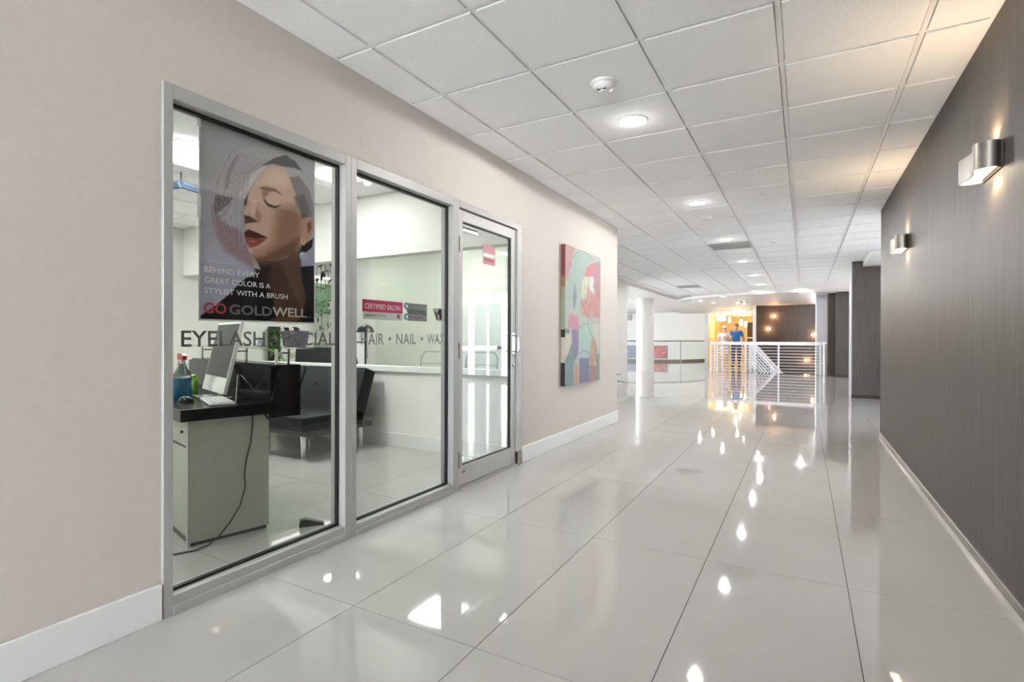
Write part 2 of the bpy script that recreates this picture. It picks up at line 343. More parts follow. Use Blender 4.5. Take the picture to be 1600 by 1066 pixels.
# lettering on the glass
mat('vinyl_grey', (.11, .11, .10), .5); mat('vinyl_silver', (.26, .28, .26), .45)
def yofs(u, v, x=GX+.006): return onx(u, v, x).y
LZ0, LZ1 = onx(350, 541, GX).z, onx(350, 516.5, GX).z
def glass_word(s, u0, u1, m, parent, bold=.012):
    o = text_posx('lettering', s, GX+.0062, yofs(u0, 530), yofs(u1, 530), LZ0, LZ1-LZ0, m, parent, bold); return o
def glass_dot(u, parent, m):
    lathe('lettering_dot', [(.011, 0), (.011, .001)], (GX+.0058, yofs(u, 528), (LZ0+LZ1)/2), m, parent, 14, axis='x')
for s, a, b in (('EYELASH', 283, 414), ('FACIAL', 442, 524)): glass_word(s, a, b, 'vinyl_grey', win1)
glass_dot(431, win1, 'vinyl_grey')
for s, a, b in (('HAIR', 564, 600), ('NAIL', 619, 650), ('WAX', 667, 695)): glass_word(s, a, b, 'vinyl_silver', win2)
glass_dot(609, win2, 'vinyl_silver'); glass_dot(659, win2, 'vinyl_silver')

# ------------------------------------------------------------------ painted flat prints (vertex-coloured grids)
def sdist(U, V, poly):
    P = np.array(poly, float); d = np.full(U.shape, 1e9); ins = np.zeros(U.shape, bool); n = len(P)
    for i in range(n):
        a, b = P[i], P[(i+1) % n]; e = b-a; wx, wy = U-a[0], V-a[1]; t = np.clip((wx*e[0]+wy*e[1])/(e@e+1e-9), 0, 1)
        d = np.minimum(d, np.hypot(wx-e[0]*t, wy-e[1]*t)); c = (P[i, 1] > V) != (P[(i+1) % n, 1] > V)
        ins ^= c & (U < (b[0]-a[0])*(V-a[1])/((b[1]-a[1]) if abs(b[1]-a[1]) > 1e-9 else 1e-9)+a[0])
    return np.where(ins, -d, d)
def lin(c): c = np.array(c)/255.; return np.where(c <= .04045, c/12.92, ((c+.055)/1.055)**2.4)
class Paint:
    def __init__(s, U, V, base): s.U, s.V = U, V; s.C = np.ones(U.shape+(3,))*np.array(base, float)
    def mix(s, a, col): s.C = s.C*(1-a[..., None])+np.array(col, float)*a[..., None]
    def poly(s, pts, col, soft=1., op=1.):
        a = np.clip(.5-sdist(s.U, s.V, pts)/max(soft, 1e-3), 0, 1); a = a*a*(3-2*a)*op; s.mix(a, col); return a
    def ell(s, c, r, col, soft=.3, op=1., rot=0.):
        x, y = s.U-c[0], s.V-c[1]; k, q = math.cos(rot), math.sin(rot); d = np.hypot((x*k+y*q)/r[0], (-x*q+y*k)/r[1])
        a = np.clip((1+soft/2-d)/soft, 0, 1); s.mix(a*a*(3-2*a)*op, col)
    def line(s, pts, w, col, op=1., soft=.6):
        d = np.full(s.U.shape, 1e9)
        for a, b in zip(pts[:-1], pts[1:]):
            a, b = np.array(a, float), np.array(b, float); e = b-a; wx, wy = s.U-a[0], s.V-a[1]; t = np.clip((wx*e[0]+wy*e[1])/(e@e+1e-9), 0, 1)
            d = np.minimum(d, np.hypot(wx-e[0]*t, wy-e[1]*t))
        a = np.clip((w/2+soft/2-d)/soft, 0, 1); s.mix(a*op, col)
def grid_print(name, verts, nu, nv, C, m, parent=None):
    idx = np.arange(nu*nv).reshape(nv, nu); f = np.stack([idx[:-1, :-1], idx[:-1, 1:], idx[1:, 1:], idx[1:, :-1]], -1).reshape(-1, 4)
    me = bpy.data.meshes.new(name); me.from_pydata(verts.reshape(-1, 3).tolist(), [], f.tolist())
    at = me.color_attributes.new('Col', 'FLOAT_COLOR', 'POINT'); L = np.ones((nu*nv, 4)); L[:, :3] = lin(np.clip(C.reshape(-1, 3), 0, 255)); at.data.foreach_set('color', L.ravel())
    me.materials.append(MATS[m]); return put(name, me, None, parent)
vcol_mat('print_gloss', .25, .4); vcol_mat('canvas_paint', .6, .3); vcol_mat('print_matt', .6, .2)

def build_poster():
    X = GX-.008
    y0, y1 = onx(313, 300, X).y, onx(491, 300, X).y; z1, z0 = onx(313, 182, X).z, onx(313, 498, X).z
    root = thing('portrait_poster', 'tall poster of a woman with silver hair and closed eyes in the shop window', 'poster', (X, (y0+y1)/2, z0))
    mat('poster_card', (.7, .7, .7), .5); box('backing', (X-.003, y0-.006, z0-.008), (X-.001, y1+.006, z1+.006), 'poster_card', root)
    nu, nv = 190, 290; ys, zs = np.linspace(y0, y1, nu), np.linspace(z0, z1, nv); Y, Z = np.meshgrid(ys, zs)
    V3 = np.stack([np.full(Y.shape, X+.0005), Y, Z], -1); U, V = px_arr(V3)
    p = Paint(U, V, (146, 143, 146))
    c7 = lambda L: [(310+x/4.843, 180+y/4.843) for x, y in L]; c8 = lambda L: [(310+x/8.2, 380+y/8.2) for x, y in L]
    p.mix(np.clip((V-250)/160, 0, 1), (138, 138, 156)); p.mix(np.clip(1-(V-180)/80, 0, 1)*.35, (120, 118, 120))
    # dress and neck first
    p.poly(c8([(30, 1060), (30, 930), (230, 790), (400, 650), (520, 520), (620, 440), (760, 400), (1320, 300), (1480, 290), (1490, 1060)]), (14, 11, 13), 1.5)
    p.poly(c8([(700, 120), (1300, 0), (1310, 300), (1330, 470), (1385, 700), (1360, 900), (1250, 1000), (1000, 1010), (960, 700), (760, 440), (700, 260)]), (62, 42, 33), 4)
    p.poly(c8([(1050, 230), (1290, 90), (1310, 300), (1330, 480), (1370, 690), (1330, 860), (1230, 700), (1120, 430)]), (84, 62, 49), 9, .8)
    p.poly(c8([(700, 240), (960, 250), (900, 460), (960, 700), (760, 440)]), (28, 19, 17), 12, .85); p.poly(c8([(880, 1000), (960, 960), (1300, 940), (1330, 1000)]), (92, 62, 40), 4, .7)
    p.poly(c8([(1330, 310), (1475, 300), (1475, 1035), (1330, 1010), (1390, 800), (1375, 650), (1340, 480)]), (15, 14, 20), 1.2)
    # hair
    hair = c7([(290, 262), (400, 238), (520, 245), (610, 275), (700, 330), (780, 410), (835, 490), (866, 580), (880, 680), (868, 770), (780, 785), (745, 640), (700, 480), (640, 400), (560, 378), (515, 395), (450, 470), (392, 560), (350, 650), (335, 760), (345, 850), (352, 940), (380, 1020), (440, 1100), (470, 1170), (400, 1150), (300, 1095), (210, 1035), (150, 940), (112, 800), (105, 680), (130, 560), (180, 420), (230, 320)])
    p.poly(hair, (112, 108, 112), 4); p.poly(hair, (154, 150, 152), 3.2, .9)
    p.poly(c7([(105, 680), (112, 800), (150, 940), (210, 1035), (300, 1095), (420, 1160), (400, 1060), (350, 940), (300, 860), (190, 820)]), (120, 92, 102), 9, .8)
    p.poly(c7([(130, 600), (262, 625), (230, 670), (175, 720), (128, 745), (112, 700)]), (92, 84, 88), 2, .9)
    p.poly(c7([(200, 560), (215, 420), (290, 300), (310, 300), (250, 430), (225, 560)]), (112, 109, 112), 3, .8); p.poly(c7([(300, 600), (420, 430), (520, 370), (500, 400), (400, 530), (340, 640)]), (178, 174, 174), 4, .8)
    p.poly(c7([(190, 790), (290, 640), (340, 600), (330, 740), (300, 860)]), (160, 158, 164), 6, .8)
    rnd = random.Random(3)
    for k in range(110):          # strands
        s = rnd.random(); a = (110+s*260, 700-s*90+rnd.uniform(-20, 20)); tone = rnd.choice(((120, 117, 122), (176, 172, 174), (100, 94, 100)))
        top = (240+s*300, 262+s*90); mid = (130+s*260, 500-s*60); low = (160+s*190, 1000+rnd.uniform(-40, 40))
        p.line(c7([top, mid, a, low]), .35, tone, .42, .5)
    # face
    face = c7([(515, 395), (560, 380), (650, 398), (700, 480), (748, 640), (785, 775), (800, 830), (775, 960), (748, 1040)])+c8([(1200, 120), (1140, 190), (1040, 222), (900, 232), (770, 205), (660, 130), (630, 70)])+c7([(385, 1010), (362, 960), (350, 900), (368, 860), (350, 820), (336, 785), (345, 735), (372, 640), (395, 560), (450, 472)])
    p.poly(face, (172, 143, 124), 1.4)
    p.poly(c7([(520, 400), (640, 410), (700, 500), (660, 560), (540, 540), (450, 520)]), (190, 166, 150), 16, .75)
    p.poly(c7([(600, 700), (745, 680), (790, 780), (780, 950), (740, 1050), (560, 1100), (420, 1100), (560, 960)]), (122, 88, 69), 26, .85)
    p.poly(c7([(420, 1060), (560, 1040), (760, 930), (745, 1050), (600, 1120), (480, 1130)]), (86, 58, 42), 14, .75); p.poly(c7([(400, 1000), (500, 1000), (520, 1060), (430, 1080)]), (150, 115, 95), 7, .6)
    p.poly(c7([(455, 552), (500, 538), (580, 556), (645, 612), (580, 578), (500, 574)]), (104, 72, 58), 1.6, .9); p.poly(c7([(480, 575), (540, 575), (520, 640), (490, 650)]), (112, 82, 68), 4, .7)
    p.ell((310+565/4.843, 180+640/4.843), (14, 9), (176, 146, 128), .5, .9); p.poly(c7([(492, 625), (530, 668), (580, 688), (632, 678), (585, 706), (530, 692), (500, 660)]), (46, 36, 34), 1.3, .95)
    p.poly(c7([(345, 680), (350, 640), (382, 585), (372, 640), (362, 690)]), (70, 52, 46), 1.6, .9)
    p.poly(c7([(395, 640), (440, 640), (430, 740), (400, 760)]), (186, 160, 142), 5, .8); p.poly(c7([(346, 755), (395, 768), (455, 808), (385, 815), (352, 825)]), (66, 42, 36), 2.2, .92)
    p.poly(c7([(440, 700), (480, 760), (460, 820), (430, 770)]), (132, 98, 80), 4, .7)
    p.poly(c7([(348, 885), (378, 864), (430, 884), (532, 930), (440, 934), (352, 922)]), (66, 28, 27), 1.4); p.poly(c7([(352, 922), (440, 932), (520, 938), (455, 985), (395, 1005), (362, 965)]), (122, 60, 54), 1.8); p.ell((310+410/4.843, 180+955/4.843), (6, 2), (160, 96, 86), .8, .6)
    # ear, sideburn, dark roots
    p.poly(c7([(690, 470), (760, 462), (835, 560), (876, 690), (868, 768), (790, 782), (752, 650)]), (104, 99, 105), 4, .85); p.poly(c7([(720, 620), (800, 600), (850, 740), (790, 778)]), (74, 68, 74), 5, .7)
    p.poly(c7([(480, 385), (570, 325), (660, 302), (735, 350), (785, 425), (730, 402), (640, 388), (560, 368)]), (72, 68, 71), 2.4, .92)
    p.poly(c7([(790, 790), (850, 766), (876, 800), (868, 880), (830, 960), (795, 990), (775, 950), (800, 860)]), (160, 124, 103), 1.8); p.poly(c7([(820, 820), (852, 800), (856, 860), (830, 900)]), (104, 70, 54), 2.5, .8)
    p.poly(c7([(780, 990), (830, 960), (870, 930), (860, 1000), (800, 1050), (770, 1040)]), (24, 20, 22), 2); p.line(c7([(785, 925), (780, 960), (800, 985), (808, 950)]), .9, (205, 180, 130)); p.ell((310+1340/8.2, 380+160/8.2), (5.8, 6), (136, 152, 162), .4); p.ell((310+1325/8.2, 380+140/8.2), (2.2, 2), (190, 200, 206), .8, .8)
    o = grid_print('print', V3, nu, nv, p.C*1.22, 'print_gloss', root); o['label'] = 'printed portrait'
    mat('print_white', (.80, .80, .80), .4); mat('print_red', (.42, .035, .035), .4); mat('print_grey', (.17, .165, .17), .4); mat('print_beige', (.50, .42, .36), .4)
    def line_of(s, a, b, h, m, bold=0.):
        A, B = onx(310+a[0]/8.2, 380+a[1]/8.2, X), onx(310+b[0]/8.2, 380+b[1]/8.2, X)
        text_posx('lettering', s, X+.0016, A.y, B.y, (A.z+B.z)/2, h, m, root, bold)
    line_of('BEHIND EVERY', (75, 370), (778, 443), .0245, 'print_white'); line_of('GREAT COLOR IS A', (75, 502), (920, 584), .0245, 'print_white'); line_of('STYLIST WITH A BRUSH', (75, 636), (1140, 722), .0245, 'print_white')
    line_of('GO', (62, 890), (358, 905), .0475, 'print_red', .03); line_of('GOLD', (392, 912), (940, 928), .0455, 'print_grey', .022); line_of('WELL', (945, 936), (1385, 950), .0455, 'print_beige', .022)
    box('logo_rule', (X+.0008, onx(310+1340/8.2, 490, X).y, onx(470, 495.6, X).z), (X+.0016, onx(310+1440/8.2, 490, X).y, onx(470, 494.6, X).z), 'print_grey', root)
    mat('tape', (.85, .85, .84), .4)
    for a, b in (((318, 184), (333, 189)), ((398, 210), (488, 243)), ): 
        A, B = onx(*a, X), onx(*b, X); prism('tape_strip', [(X-.0012, A.y, z1-.004), (X-.0012, B.y, z1-.004), (X-.0012, B.y, z1+.014), (X-.0012, A.y, z1+.014)], (.003, 0, 0), 'tape', root)
    for v0, v1 in ((181, 198), (305, 340)):
        A, B = onx(311, v0, X), onx(311, v1, X); box('tape_strip', (X-.0012, y0-.014, B.z), (X+.0018, y0+.001, A.z), 'tape', root)
build_poster()

# stickers on window two and the door
mat('stick_pink', (.62, .012, .12), .4); mat('stick_white', (.68, .70, .66), .4); mat('stick_dark', (.012, .012, .012), .4); mat('stick_grey', (.23, .23, .235), .35); mat('stick_text', (.85, .80, .82), .4); mat('stick_black', (.03, .03, .03), .4); mat('stick_brown', (.14, .10, .09), .5); mat('stick_blue', (.10, .14, .22), .5); mat('stick_rose', (.55, .22, .25), .5); mat('stick_redtext', (.40, .07, .08), .5)
SXP = GX-.0075
def quad_px(name, pts, x, t, m, parent): return prism(name, [(x, onx(a, b, x).y, onx(a, b, x).z) for a, b in pts], (t, 0, 0), m, parent)
def rect_at(name, u0, u1, v0, v1, x, t, m, parent):
    A, B = onx(u0, (v0+v1)/2, x), onx(u1, (v0+v1)/2, x); um = (u0+u1)/2
    return box(name, (x, A.y, onx(um, v1, x).z), (x+t, B.y, onx(um, v0, x).z), m, parent)
def word_px(s, u0, u1, vb, vt, x, m, parent, bold=0.):
    um = (u0+u1)/2; zb, zt = onx(um, vb, x).z, onx(um, vt, x).z; return text_posx('lettering', s, x, onx(u0, vb, x).y, onx(u1, vb, x).y, zb, zt-zb, m, parent, bold)
st = thing('salon_sticker', 'pink and white sticker reading certified salon on the shop window', 'sticker', (SXP, 2.35, 1.23))
rect_at('pink_band', 566, 629, 470, 488.5, SXP, .001, 'stick_pink', st); rect_at('white_band', 566.5, 629, 488.5, 500, SXP, .001, 'stick_white', st)
word_px('CERTIFIED SALON', 570, 625.5, 483.6, 475.6, SXP+.0013, 'stick_text', st, .008); word_px('KERATIN', 570, 587, 494.8, 490.6, SXP+.0013, 'stick_black', st, .02); word_px('COMPLEX', 587.5, 604, 495.3, 491.0, SXP+.0013, 'stick_grey', st)
rect_at('red_mark', 620.5, 624.5, 492, 498, SXP+.001, .0004, 'stick_redtext', st)
st = thing('brand_sticker', 'grey square sticker with black brand lettering beside the pink sticker', 'sticker', (SXP, 2.65, 1.22))
rect_at('grey_face', 637, 667, 475, 502, SXP, .001, 'stick_grey', st); word_px('GOLDWELL', 638.5, 666.5, 491, 484, SXP+.0013, 'stick_dark', st, .03); rect_at('red_rule', 640, 660, 495.2, 496.4, SXP+.001, .0004, 'stick_redtext', st)
make('swirl_mark', lambda bm: [bm_tube(bm, [(SXP+.001, onx(u, v, SXP).y, onx(u, v, SXP).z) for u, v in ((637, 475), (633, 474), (631.5, 478), (634, 481.5), (637, 484), (637, 488))], .006, 6), bm_tube(bm, [(SXP+.001, onx(u, v, SXP).y, onx(u, v, SXP).z) for u, v in ((636, 491), (632.5, 492), (632, 497), (635, 499))], .007, 6)], 'stick_blue', st, smooth=True)
st = thing('torn_sticker', 'small torn sticker with a dark figure near the window edge', 'sticker', (SXP, 2.86, 1.22))
quad_px('paper', [(676, 482), (694, 482), (694, 503), (682, 501)], SXP, .0008, 'stick_white', st); quad_px('dark_figure', [(686, 483), (690, 483), (690.5, 499), (687, 501), (686.5, 493), (683, 490)], SXP+.0009, .0005, 'stick_dark', st); quad_px('brown_figure', [(677, 484.5), (683, 490), (685, 500), (682, 500)], SXP+.0009, .0005, 'stick_brown', st)
DXP = XL-.0358
st = thing('door_notice', 'faded pink square notice stuck high on the glass door', 'notice', (DXP, 3.55, 1.71))
rect_at('paper', 754.5, 773.5, 384, 414, DXP+.0102, .001, 'stick_rose', st); rect_at('pale_stripe', 755.5, 772.5, 397, 402.5, DXP+.0112, .0004, 'stick_white', st); rect_at('red_stripe', 756.5, 771.5, 405, 409, DXP+.0112, .0004, 'stick_redtext', st)

# ------------------------------------------------------------------ abstract painting on the cream wall
def build_painting():
    y0, y1, z0, z1, d = 5.06, 6.16, .60, 2.112, .05; X = XL+d
    y0, y1 = onx(883, 500, X).y, onx(938, 500, X).y; z1, z0 = onx(883, 381, X).z, onx(883, 604, X).z
    root = thing('abstract_painting', 'large colourful abstract canvas on the cream wall past the door', 'painting', (XL, (y0+y1)/2, z0))
    nu, nv = 130, 190; Y, Z = np.meshgrid(np.linspace(y0, y1, nu), np.linspace(z0, z1, nv)); V3 = np.stack([np.full(Y.shape, X+.0005), Y, Z], -1); U, V = px_arr(V3)
    a = lambda L: [(860+x/8.88, 370+y/8.88) for x, y in L]; b = lambda L: [(860+x/7.61, 480+y/7.61) for x, y in L]
    p = Paint(U, V, (168, 178, 170))
    p.poly(a([(200, 60), (350, 130), (310, 260), (300, 380), (250, 520), (230, 600), (200, 640)]), (186, 130, 128), 3)
    p.poly(a([(310, 260), (350, 210), (450, 195), (540, 240), (580, 320), (520, 400), (470, 480), (460, 560), (400, 680), (380, 860), (300, 1000), (230, 860), (250, 560), (300, 400)]), (152, 178, 168), 2)
    p.poly(a([(340, 150), (460, 180), (700, 280), (700, 380), (600, 360), (560, 280), (460, 200)]), (160, 172, 160), 2)
    p.poly(a([(560, 380), (700, 340), (700, 900), (620, 900), (600, 560), (470, 540), (500, 440)]), (160, 112, 122), 3); p.poly(a([(470, 545), (500, 450), (560, 380), (600, 360), (610, 440), (600, 540), (540, 560)]), (204, 96, 112), 2)
    p.poly(a([(540, 560), (598, 560), (600, 800), (548, 790)]), (222, 216, 220), 2); p.poly(a([(470, 560), (530, 560), (520, 700), (470, 860), (430, 860), (440, 640)]), (206, 206, 168), 3)
    p.poly(a([(520, 700), (600, 800), (690, 860), (690, 1130), (540, 1130), (440, 1080), (420, 900), (500, 860)]), (190, 122, 116), 4); p.poly(a([(340, 640), (360, 820), (340, 1000), (320, 980), (320, 760)]), (104, 118, 138), 3)
    p.poly(b([(215, 130), (260, 60), (330, 120), (345, 260), (210, 250)]), (196, 122, 138), 3); p.poly(b([(250, 260), (335, 260), (330, 560), (290, 640), (250, 420)]), (120, 104, 148), 2); p.poly(b([(175, 320), (250, 260), (255, 440), (215, 560), (175, 640)]), (200, 198, 176), 2)
    p.poly(b([(340, 270), (460, 200), (500, 360), (450, 540), (420, 610), (340, 600)]), (156, 196, 176), 2); p.poly(b([(345, 450), (450, 470), (460, 600), (345, 600)]), (164, 184, 206), 4, .8); p.poly(b([(345, 605), (460, 605), (465, 900), (345, 920)]), (92, 98, 138), 1.5)
    p.poly(b([(500, 340), (545, 420), (560, 640), (500, 690), (460, 690), (470, 460)]), (178, 142, 116), 2.5); p.poly(b([(465, 690), (550, 690), (550, 890), (465, 900)]), (150, 112, 108), 3); p.poly(b([(550, 560), (580, 550), (580, 880), (550, 885)]), (104, 126, 112), 2)
    p.poly(b([(175, 640), (215, 560), (250, 450), (285, 480), (290, 640), (270, 740), (280, 930), (170, 945)]), (98, 132, 132), 2.5); p.poly(b([(300, 640), (330, 700), (340, 920), (280, 925), (275, 760)]), (196, 132, 116), 2)
    p.poly(b([(500, 200), (580, 210), (580, 540), (545, 420), (500, 340)]), (190, 192, 176), 2); p.poly(b([(170, 250), (235, 270), (230, 315), (170, 315)]), (96, 122, 116), 1.5)
    for L in ([(310, 300), (340, 240), (440, 196), (530, 236), (580, 330)],): p.line(a(L), .9, (92, 104, 98), .8)
    for L in ([(345, 560), (400, 520), (450, 540), (510, 670)], [(440, 180), (480, 330), (520, 370), (550, 640)], [(180, 640), (260, 440), (290, 600)], [(345, 240), (440, 190)]): p.line(b(L), .8, (72, 84, 84), .75)
    rnd = random.Random(11)
    for k in range(60):
        x, y = rnd.uniform(300, 640), rnd.uniform(640, 1150); c = rnd.choice(((206, 196, 186), (186, 104, 104), (112, 128, 132), (176, 178, 140), (120, 90, 96))); p.line(a([(x, y), (x+rnd.uniform(-14, 14), y+rnd.uniform(30, 90))]), rnd.uniform(.4, 1.2), c, .7)
    p.C = p.C*.70+np.array((172, 168, 162))*.30; n = np.random.RandomState(2).rand(nv, nu, 1)*14-7; grid_print('painted_face', V3, nu, nv, p.C+n, 'canvas_paint', root)
    mat('canvas_maroon', (.16, .035, .03), .6); mat('canvas_black', (.012, .011, .011), .6); mat('canvas_ochre', (.22, .13, .05), .6); mat('canvas_sage', (.26, .27, .20), .6); mat('canvas_cream', (.48, .44, .36), .6)
    h = z1-z0; zz = [1, .78, .70, .40, .345, .165, 0]
    for (t0, t1), m in zip(zip(zz[:-1], zz[1:]), ('canvas_maroon', 'canvas_ochre', 'canvas_sage', 'canvas_black', 'canvas_cream', 'canvas_black')):
        box('canvas_edge', (XL+.002, y0, z0+t1*h), (X, y1, z0+t0*h), m, root)
build_painting()

# ------------------------------------------------------------------ corridor ceiling fixtures
def downlight(label, loc, power, r=.075, lens='lens', spot=True):
    t = thing('downlight', label, 'ceiling light', loc, 0, 'recessed downlights'); x, y, z = loc
    def ring(bm):
        prof = [(r, z-.001), (r+.004, z-.006), (r+.022, z-.008), (r+.026, z-.001)]
        n = 24; rs = [[bm.verts.new((x+q*math.cos(2*math.pi*k/n), y+q*math.sin(2*math.pi*k/n), w)) for k in range(n)] for q, w in prof]
        for i in range(3):
            for k in range(n): bm.faces.new((rs[i][k], rs[i][(k+1) % n], rs[i+1][(k+1) % n], rs[i+1][k]))
    make('trim_ring', ring, 'white_plastic', t, smooth=True)
    lathe('lens', [(r, z-.003), (r*.8, z-.005), (.002, z-.006)], (x, y, 0), lens, t, 20)
    if power and spot: light('downlight_lamp', 'SPOT', (x, y, z-.02), power, (1, .98, .955), (0, 0, 0), .04, math.radians(177), .06); light('downlight_glow', 'POINT', (x, y, z-.07), power*.014, (1, .98, .955), size=.03)
DLY = (3.528, 5.985, 8.39, 10.856, 13.344, 15.62)
words = ('downlight in the ceiling tile just past the domed smoke detector', 'downlight just before the second smoke detector', 'downlight at the near edge of the slotted ceiling grille', 'first downlight beyond the slotted ceiling grille', 'second downlight beyond the slotted ceiling grille', 'last downlight before the curved ceiling edge')
for y, wd in zip(DLY, words): downlight(wd, (-1.03, y, H-.003), DOWN_W)

def detector(label, x, y, r):
    t = thing('smoke_detector', label, 'smoke detector', (x, y, H-.003)); z = H-.003; k = r/.075
    lathe('base', [(.075*k, z), (.075*k, z-.010*k), (.068*k, z-.016*k)], (x, y, 0), 'white_plastic', t, 28)
    lathe('housing', [(.062*k, z-.014*k), (.060*k, z-.026*k), (.046*k, z-.040*k), (.030*k, z-.046*k)], (x, y, 0), 'white_plastic', t, 28)
    make('sensor_slot', lambda bm: [bm_box(bm, (x-.026*k+q*.028*k, y-.032*k, z-.047*k), (x-.004*k+q*.028*k, y-.024*k, z-.040*k)) for q in (0, 1)], 'stick_dark', t)
    lathe('sensor_cap', [(.024*k, z-.044*k), (.022*k, z-.052*k), (.006*k, z-.055*k)], (x, y, 0), 'white_plastic', t, 20)
detector('large domed smoke detector on the nearest ceiling tiles', -1.03, 2.93, .078); detector('smaller smoke detector between the second and third downlight', -1.05, 6.72, .07)
def sprinkler(label, x, y, r=.035):
    t = thing('sprinkler_head', label, 'sprinkler', (x, y, H-.003), 0, 'concealed sprinkler covers'); z = H-.003
    lathe('escutcheon', [(r, z), (r, z-.004), (r*.8, z-.007)], (x, y, 0), 'white_plastic', t, 18); lathe('cover_cap', [(r*.6, z-.007), (r*.55, z-.013), (r*.1, z-.015)], (x, y, 0), 'tee_white', t, 14)
sprinkler('small round sprinkler cover right of the second smoke detector', -.41, 5.95); sprinkler('small round sprinkler cover right of the slotted grille', -.425, 9.02); sprinkler('small round sprinkler cover left of the slotted grille', -1.66, 10.95)
def grille(label, x0, x1, y0, y1):
    t = thing('ceiling_grille', label, 'air vent', ((x0+x1)/2, (y0+y1)/2, H-.003)); z = H-.003
    mat('grille_dark', (.06, .06, .06), .7); mat('grille_grey', (.40, .40, .395), .5)
    box('duct_back', (x0+.02, y0+.02, z-.002), (x1-.02, y1-.02, z-.0005), 'grille_dark', t)
    boxes('frame', [((x0, y0, z-.012), (x1, y0+.025, z)), ((x0, y1-.025, z-.012), (x1, y1, z)), ((x0, y0, z-.012), (x0+.025, y1, z)), ((x1-.025, y0, z-.012), (x1, y1, z))], 'grille_grey', t)
    n = 7
    for k in range(n):
        y = y0+.05+(y1-y0-.1)*k/(n-1); prism('louvre', [(x0+.025, y-.012, z-.003), (x0+.025, y+.012, z-.012), (x0+.025, y+.014, z-.011), (x0+.025, y-.010, z-.002)], (x1-x0-.05, 0, 0), 'grille_grey', t)
grille('slotted grey ceiling grille beside a downlight', -1.32, -.745, 8.69, 9.25); grille('distant dark ceiling grille left of the downlight row', -3.15, -2.56, 15.0, 15.6)

# ------------------------------------------------------------------ wall sconces
def sconce(label, yc):
    t = thing('wall_sconce', label, 'wall lamp', (XR, yc, 1.88), 0, 'wall sconces'); dy = yc-3.245; z0, z1 = 1.885, 2.005
    prof = [(.770, 3.112), (.752, 3.088), (.733, 3.079), (.712, 3.082), (.695, 3.092), (.681, 3.105), (.674, 3.120), (.673, 3.140), (.680, 3.165), (.688, 3.19), (.693, 3.22), (.695, 3.25), (.693, 3.285), (.688, 3.32), (.680, 3.355), (.672, 3.386), (.681, 3.398), (.697, 3.406), (.731, 3.406), (.754, 3.396), (.770, 3.372)]
    def shell(bm):
        out = [(x, y+dy) for x, y in prof]; cx, cy = .735, 3.245+dy; inn = [(min(.7695, x+(cx-x)*.06+.001), y+(cy-y)*.03) for x, y in out]; R = []
        for pts, z in ((out, z0), (out, z1), (inn, z1), (inn, z0)): R.append([bm.verts.new((x, y, z)) for x, y in pts])
        for q in range(4):
            A, B = R[q], R[(q+1) % 4]
            for k in range(len(out)-1): bm.faces.new((A[k], A[k+1], B[k+1], B[k]))
    make('metal_shade', shell, 'brushed_nickel', t, smooth=True)
    dif = [(x+(.735-x)*.07+.001, y+dy+(3.245-y)*.035) for x, y in prof[1:-1]]
    for nm, z in (('lower_diffuser', z0+.006), ('upper_diffuser', z1-.010)): prism(nm, [(x, y, z) for x, y in dif], (0, 0, .004), 'warm_lens', t)
    box('back_plate', (XR-.006, 3.105+dy, z0-.002), (XR, 3.38+dy, z1+.002), 'dark_brown', t)
    for z, rx in ((z0-.012, 0), (z1+.012, math.pi)): light('sconce_lamp', 'SPOT', (XR-.04, 3.19+dy, z), 3.0, (1, .70, .40), (rx, 0, 0), .02, math.radians(140), .6)
sconce('nearer brushed metal wall sconce on the brown wall', 3.245); sconce('farther brushed metal wall sconce near the end of the brown wall', 5.62)

# ------------------------------------------------------------------ salon shell
struct(box('wall_salon_back', (SX0-.1, SY0-.1, 0), (SX0, SY1+.1, H+.05), 'salon_paint')); struct(box('wall_salon_end', (SX0, SY0-.1, 0), (XL-.12, SY0, H+.05), 'salon_paint')); struct(box('wall_salon_far', (SX0, SY1, 0), (-4.15, SY1+.1, H+.05), 'salon_paint'))
struct(box('wall_salon_far_lining', (-4.15, SY1-.01, 0), (XL-.12, SY1, H), 'salon_paint'))
g = box('trim_1', (SX0, SY1-1.5, 1.56), (SX0+.04, SY1, 2.08), 'salon_green'); struct(g, 'dark green band high on the salon back wall')
part = sroot('wall_partition', 'white half wall with ledge and glass screen in the salon', (SX0, YP, 0))
box('half_wall', (SX0, YP, 0), (XL-.125, YP+.1, .77), 'white_paint', part); box('ledge', (SX0, YP-.035, .77), (XL-.125, YP+.14, .825), 'base_white', part, bevel=.004)
box('bulkhead', (SX0, YP-.02, 1.972), (XL-.125, YP+.12, H+.01), 'white_paint', part); box('glass_screen', (-3.99, YP+.04, .825), (XL-.13, YP+.05, 1.972), 'green_glass', part)
box('skirting', (SX0, YP-.014, 0), (XL-.125, YP, .14), 'base_white', part, bevel=.003)
